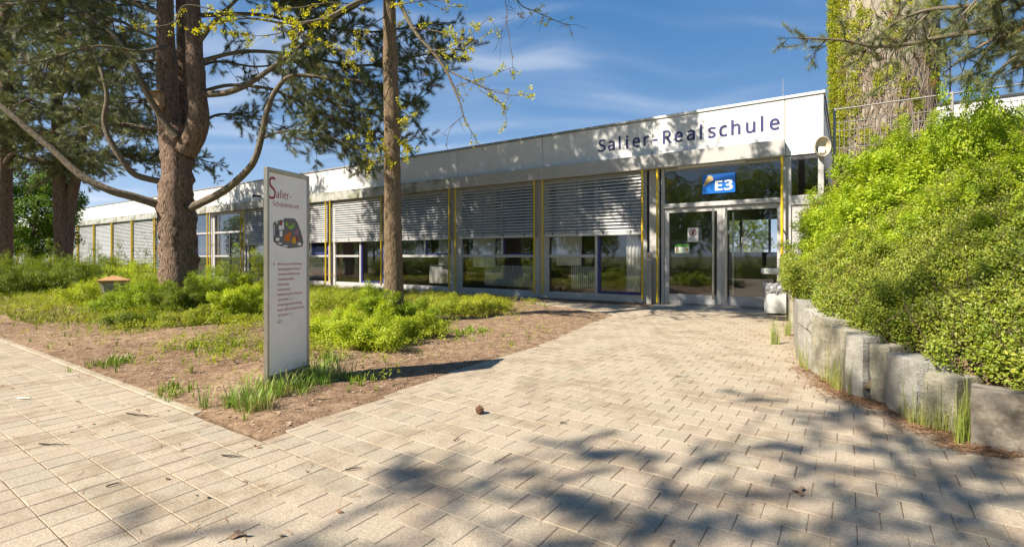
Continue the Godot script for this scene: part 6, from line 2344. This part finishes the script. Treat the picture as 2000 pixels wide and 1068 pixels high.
func plant_bank() -> void:
	rng.seed = 3400
	var places := []
	var col := []
	var dens := noise(0.9, 3, 95)
	var tries := 0
	while places.size() < 42000 and tries < 260000:
		tries += 1
		var x := rnd(-1.25, 3.2)
		var z := rnd(-13.2, -3.0)
		var d := wall_side(x, z)
		if d < -0.16 or d > 2.1:
			continue
		var bulge := 0.20 + 0.30 * dens.get_noise_2d(x * 1.6, z * 1.6)
		var y := bank_height(x, z) + 0.02
		var up := Vector3(-0.55, 0.8, 0.25)
		if d < 0.2:
			# hanging over the top of the stones, in uneven tongues
			var hang := 0.5 + dens.get_noise_2d(x * 2.2, z * 2.2)
			var top := lerpf(0.42, 0.72, clampf((-4.6 - z) / 4.0, 0.0, 1.0))
			if z > -8.2 and d < 0.24 - 0.3 * maxf(0.0, hang - 0.55):
				continue
			y = top + rnd(-0.02, 0.2) * (0.4 + clampf(d + 0.16, 0, 1) * 2.0)
			if z <= -8.2:
				y += rnd(-0.12, 0.35)
				if d < 0.0:
					y += 0.2
		else:
			if dens.get_noise_2d(x * 3.4 + 20, z * 3.4) < -0.33 and rng.randf() < 0.8:
				continue
			y += rnd(0.0, 1.0) * (bulge + 0.12) + (0.28 if z < -8.0 else 0.1) * clampf(d * 2.0, 0, 1)
		var o := ball()
		places.append(Transform3D(aim(up + o * 0.9, rnd(0, TAU)).scaled(Vector3.ONE * rnd(0.75, 1.35)), Vector3(x, y, z)))
		var tone := 0.5 + 0.9 * dens.get_noise_2d(x * 2.4 + 70, z * 2.4)
		col.append(mixed(Color(0.40, 0.46, 0.04), Color(0.12, 0.20, 0.02)).lerp(mixed(Color(0.36, 0.34, 0.05), Color(0.19, 0.28, 0.03)), clampf(tone, 0.0, 1.0)))
	tag(many("ground_cover", sprig_small, M.leaf_small, places, col), "dense small-leaved ground cover over the bank and the top of the granite wall", "ground cover", "", "stuff")
	# bare twigs among it
	var tw := MB.new()
	for k in 700:
		var x := rnd(-0.9, 2.6)
		var z := rnd(-12.0, -3.8)
		var d := wall_side(x, z)
		if d < 0.15 or d > 2.4:
			continue
		var p := Vector3(x, bank_height(x, z), z)
		tw.tube([p, p + Vector3(rnd(-0.2, 0.1), 0.28, rnd(-0.1, 0.2)), p + Vector3(rnd(-0.35, 0.15), rnd(0.35, 0.62), rnd(-0.1, 0.35))], [0.005, 0.004, 0.002], 4)
	tag(put("bare_twigs", tw, M.twig), "thin bare twigs standing out of the ground cover", "twigs", "", "stuff")
	# tall bright shrubs behind
	var bright := Color(0.58, 0.66, 0.05)
	var mid := Color(0.30, 0.45, 0.035)
	var g := "bright shrubs on the bank"
	var protos := []
	for k in 3:
		var lab: String = ["bright green shrub that leans over beside the side light at the building corner", "tall bright shrub under the round tower, left of the fence posts", "wide bright shrub in the middle of the bank below the fence"][k]
		var at: Array = [[-0.2, -12.2], [0.5, -12.5], [0.65, -10.3]][k]
		protos.append(shrub(lab, Vector3(at[0], bank_height(at[0], at[1]), at[1]), [1.35, 1.4, 1.35][k], [0.85, 0.85, 0.9][k], sprig_big, 1700, bright, mid, M.leaf, g, "bank_shrub", 3500 + k))
	var rows := [
		[-0.42, -10.7, 0.62, "low bright shrub at the bank's corner right above the bin"], [0.12, -10.2, 0.72, "bright shrub left of the middle one, above the pale ground cover"],
		[1.15, -10.2, 0.75, "bright shrub right of the middle one, below the fence"], [1.58, -10.3, 1.12, "tallest bright shrub, its tip standing against the blue sky"],
		[2.1, -10.2, 0.36, "bright shrub before the white upper building, middle row"], [0.24, -8.7, 0.55, "leftmost shrub of the low row that borders the ground cover"],
		[0.7, -8.5, 0.62, "second shrub from the left in the low row bordering the ground cover"], [1.1, -8.5, 0.66, "third shrub from the left in the low row bordering the ground cover"],
		[1.5, -8.5, 0.62, "fourth shrub from the left in the low row, near the right edge"], [1.85, -8.6, 0.58, "last shrub of the low row, cut by the right edge"],
		[1.12, -12.5, 0.8, "bright shrub under the tower's right edge, touching the fence"], [1.65, -12.5, 0.7, "bright shrub right of the tower against the fence"],
		[2.2, -12.4, 0.42, "bright shrub in the back row below the upper building"], [2.7, -12.4, 0.4, "bright shrub in the back row at the right edge"],
		[1.3, -7.1, 0.42, "small leafy shrub nearest the camera at the right edge"]]
	for k in rows.size():
		var r: Array = rows[k]
		copy(protos[k % 3], r[3], Vector3(r[0], bank_height(r[0], r[1]) - 0.05, r[1]), k * 2.1, Vector3.ONE * r[2] * (Vector3(0.58, 1.28, 0.58) if k == 3 else Vector3.ONE), g)


func plant_far() -> void:
	# trees on the other side of the way, which the windows mirror, and trees beyond the wing's far end
	var g := "trees across the way"
	var lab := "leafy green tree across the way, mirrored in the windows"
	var a := broad_tree("leafy_tree", lab, Vector3(-14, 0, 17), 8.5, 3.6, Color(0.30, 0.38, 0.03), Color(0.10, 0.16, 0.02), 2800, 4001, g)
	rng.seed = 4002
	for p in [[-6, 19], [-21, 15], [-28, 18], [-36, 16], [-44, 19], [-53, 17], [-1, 21], [-10, 24], [-24, 24], [-33, 25], [-62, 18], [4, 18], [-48, 25], [-57, 26], [-66, 24], [-71, 17], [-80, 20], [-40, 27], [-17, 29], [-3, 30], [-29, 31], [-90, 19], [-76, 28]]:
		copy(a, lab, Vector3(p[0], 0, p[1]), rnd(0, TAU), Vector3.ONE * rnd(0.85, 1.15), g)
	for p in [[-4.5, -27.5], [-1.2, -31], [-8, -30]]:
		copy(a, "green tree behind the building, glimpsed through the entrance glass", Vector3(p[0], 0, p[1]), rnd(0, TAU), Vector3.ONE * rnd(0.42, 0.5), "trees behind the building")
	for p in [[-66, -11], [-74, -9], [-84, -10.5], [-60, -7.5]]:
		copy(a, "green tree far along the wing at the left edge", Vector3(p[0], 0, p[1]), rnd(0, TAU), Vector3.ONE * rnd(0.6, 0.8), "far trees along the wing")
	var h := shrub("low green hedge shrub across the way, mirrored in the doors", Vector3(-3, 0, 6.2), 1.1, 1.0, sprig_big, 900, Color(0.4, 0.46, 0.02), Color(0.15, 0.2, 0.015), M.leaf, "hedge across the way", "hedge_shrub", 4003)
	for k in 14:
		copy(h, "low green hedge shrub across the way, mirrored in the doors", Vector3(-5.0 - k * 1.9, 0, 6.4 + rnd(-0.3, 0.5)), rnd(0, TAU), Vector3.ONE * rnd(0.9, 1.3), "hedge across the way")


func strew_small() -> void:
	rng.seed = 5001
	# pine cone
	var at := Vector3(-2.618, 0.034, -3.377)
	var p := thing("pine_cone", "brown open pine cone lying alone on the sunlit paving", "pine cone", at, 0.6)
	p.rotation.z = 1.2
	var b := MB.new()
	b.lathe([Vector2(0.0, -0.035), Vector2(0.018, -0.02), Vector2(0.02, 0.0), Vector2(0.012, 0.03), Vector2(0.0, 0.042)], 8)
	put("core", b, plain(0.06, 0.03, 0.018, 0.9), p)
	b = MB.new()
	for k in 58:
		var f := k / 58.0
		var a := k * 2.4
		var r := 0.03 * sin(PI * (0.18 + f * 0.75))
		var o := Vector3(cos(a), 0.35 - f * 0.2, sin(a)).normalized()
		var s := Vector3(-sin(a), 0, cos(a)) * 0.008
		var m := Vector3(0, lerpf(-0.03, 0.038, f), 0)
		b.quad(m + o * 0.006 - s * 0.6, m + o * 0.006 + s * 0.6, m + o * r * 1.3 + s + Vector3(0, 0.004, 0), m + o * r * 1.3 - s + Vector3(0, 0.004, 0), Vector3.UP)
		b.quad(m + o * r * 1.3 - s + Vector3(0, 0.004, 0), m + o * r * 1.3 + s + Vector3(0, 0.004, 0), m + o * r * 1.35 + s * 0.8 - Vector3(0, 0.005, 0), m + o * r * 1.35 - s * 0.8 - Vector3(0, 0.005, 0), o)
	put("scales", b, plain(0.22, 0.11, 0.06, 0.85), p)
	# dry leaves
	var leaf := MB.new()
	var f := noise(12.0, 2, 97)
	for k in 10:
		var a0 := TAU * k / 10
		var a1 := TAU * (k + 1) / 10
		var e := func(a: float) -> Vector3:
			var r := 0.055 * (0.7 + 0.35 * sin(a * 3.0 + 1.0))
			return Vector3(cos(a) * r * 1.6, 0.012 + 0.012 * sin(a * 2.0 + 0.5), sin(a) * r)
		leaf.tri(Vector3(0, 0.006, 0), e.call(a0), e.call(a1), Vector3.UP)
	var lm := plain(0.24, 0.16, 0.10, 0.9)
	for a in [[[-2.434, -1.246], "crumpled brown leaf in the shadow at the bottom left", 0.7, 0.6], [[-0.241, -3.272], "dark curled leaf in the dappled shade of the near paving", 0.8, 1.4], [[-1.585, -5.650], "pale dry leaf on the paving before the entrance", 0.7, 0.2]]:
		var o := put("dry_leaf", leaf, lm)
		tag(o, a[1], "leaf", "dry leaves on the paving")
		o.position = Vector3(a[0][0], 0.004, a[0][1])
		o.rotation.y = a[3]
		o.scale = Vector3.ONE * a[2]
	# paper scrap
	b = MB.new()
	b.plate(PackedVector2Array([Vector2(-0.1, -0.02), Vector2(0.02, -0.03), Vector2(0.11, -0.01), Vector2(0.10, 0.025), Vector2(-0.03, 0.015), Vector2(-0.09, 0.022)]), 0.0, 0.003, Transform3D(Basis(Vector3.RIGHT, -PI / 2), Vector3.ZERO))
	var sc := put("paper_scrap", b, M.paper)
	tag(sc, "torn white paper scrap on the paving at the left edge", "litter")
	sc.position = Vector3(-6.471, 0.01, -1.301)
	sc.rotation.y = 0.5
	sc.scale = Vector3.ONE * 0.6
	# twigs
	for a in [[[-4.695, -1.106], 0.24, 0.5, "thin straight twig on the stacked pavers at the lower left"], [[-3.434, -1.710], 0.16, 0.4, "dark twig just below the corner of the soil bed"], [[-3.580, -1.107], 0.07, 1.3, "short dark stick on the pavers at the bottom left"], [[-2.383, -2.793], 0.07, 1.6, "short upright dark twig below the pine cone"], [[-2.592, -2.039], 0.10, 0.9, "small twig on the paving below the sign's shadow"], [[-1.903, -3.548], 0.06, 0.2, "tiny bark stick right of the pine cone"], [[-4.004, -2.834], 0.22, 0.7, "pale stick on the soil before the sign's foot"], [[-4.959, -1.724], 0.35, 0.3, "long twig lying across the bed's edge at the left"]]:
		var q := MB.new()
		var l: float = a[1]
		q.tube([Vector3(-l / 2, 0, 0), Vector3(-l * 0.1, 0.006, l * 0.06), Vector3(l / 2, 0.001, -l * 0.03)], [0.005, 0.0045, 0.002], 5)
		q.tube([Vector3(l * 0.1, 0.005, 0), Vector3(l * 0.25, 0.012, l * 0.1)], [0.003, 0.001], 4)
		var o := put("twig", q, M.twig_dark)
		tag(o, a[3], "twig", "twigs on the ground")
		o.position = Vector3(a[0][0], 0.009 + (bed_height(a[0][0], a[0][1]) if a[0][0] < bed_edge(a[0][1]) and a[0][1] < -2.0 else 0.0), a[0][1])
		o.rotation.y = a[2]


func _ready() -> void:
	# camera: level, standing on the way, lens shifted a little downwards
	var cam := Camera3D.new()
	cam.name = "camera"
	cam.position = Vector3(0, 1.35, 0)
	cam.rotation_degrees.y = 34.14
	cam.projection = Camera3D.PROJECTION_FRUSTUM
	cam.near = 0.05
	cam.far = 1500.0
	cam.size = 0.05 * 2.0 * 534.0 / 973.0
	cam.frustum_offset = Vector2(0, -0.05 * 34.0 / 973.0)
	add_child(cam)
	cam.current = true
	var env := Environment.new()
	env.background_mode = Environment.BG_SKY
	env.sky = make_sky()
	env.background_energy_multiplier = 1.0
	env.tonemap_mode = Environment.TONE_MAPPER_LINEAR
	env.tonemap_exposure = 2.15
	env.sdfgi_enabled = true
	env.ssao_enabled = true
	env.ssil_enabled = true
	var we := WorldEnvironment.new()
	we.name = "world_environment"
	we.environment = env
	add_child(we)
	var sun := DirectionalLight3D.new()
	sun.name = "sun"
	sun.light_color = Color(1.0, 0.955, 0.88)
	sun.light_energy = 1.5
	sun.light_angular_distance = 0.53
	sun.shadow_enabled = true
	add_child(sun)
	sun.look_at_from_position(Vector3.ZERO, SUN_TRAVEL, Vector3.UP)
	make_materials()
	make_pieces()
	build_ground()
	build_school()
	build_upper_school()
	build_tower()
	build_fence()
	build_pylon()
	build_cone_bin()
	big_pine()
	left_pines()
	right_pine()
	shade_pine()
	maple()
	plant_bed()
	plant_bank()
	plant_far()
	scatter_low()
	strew_small()
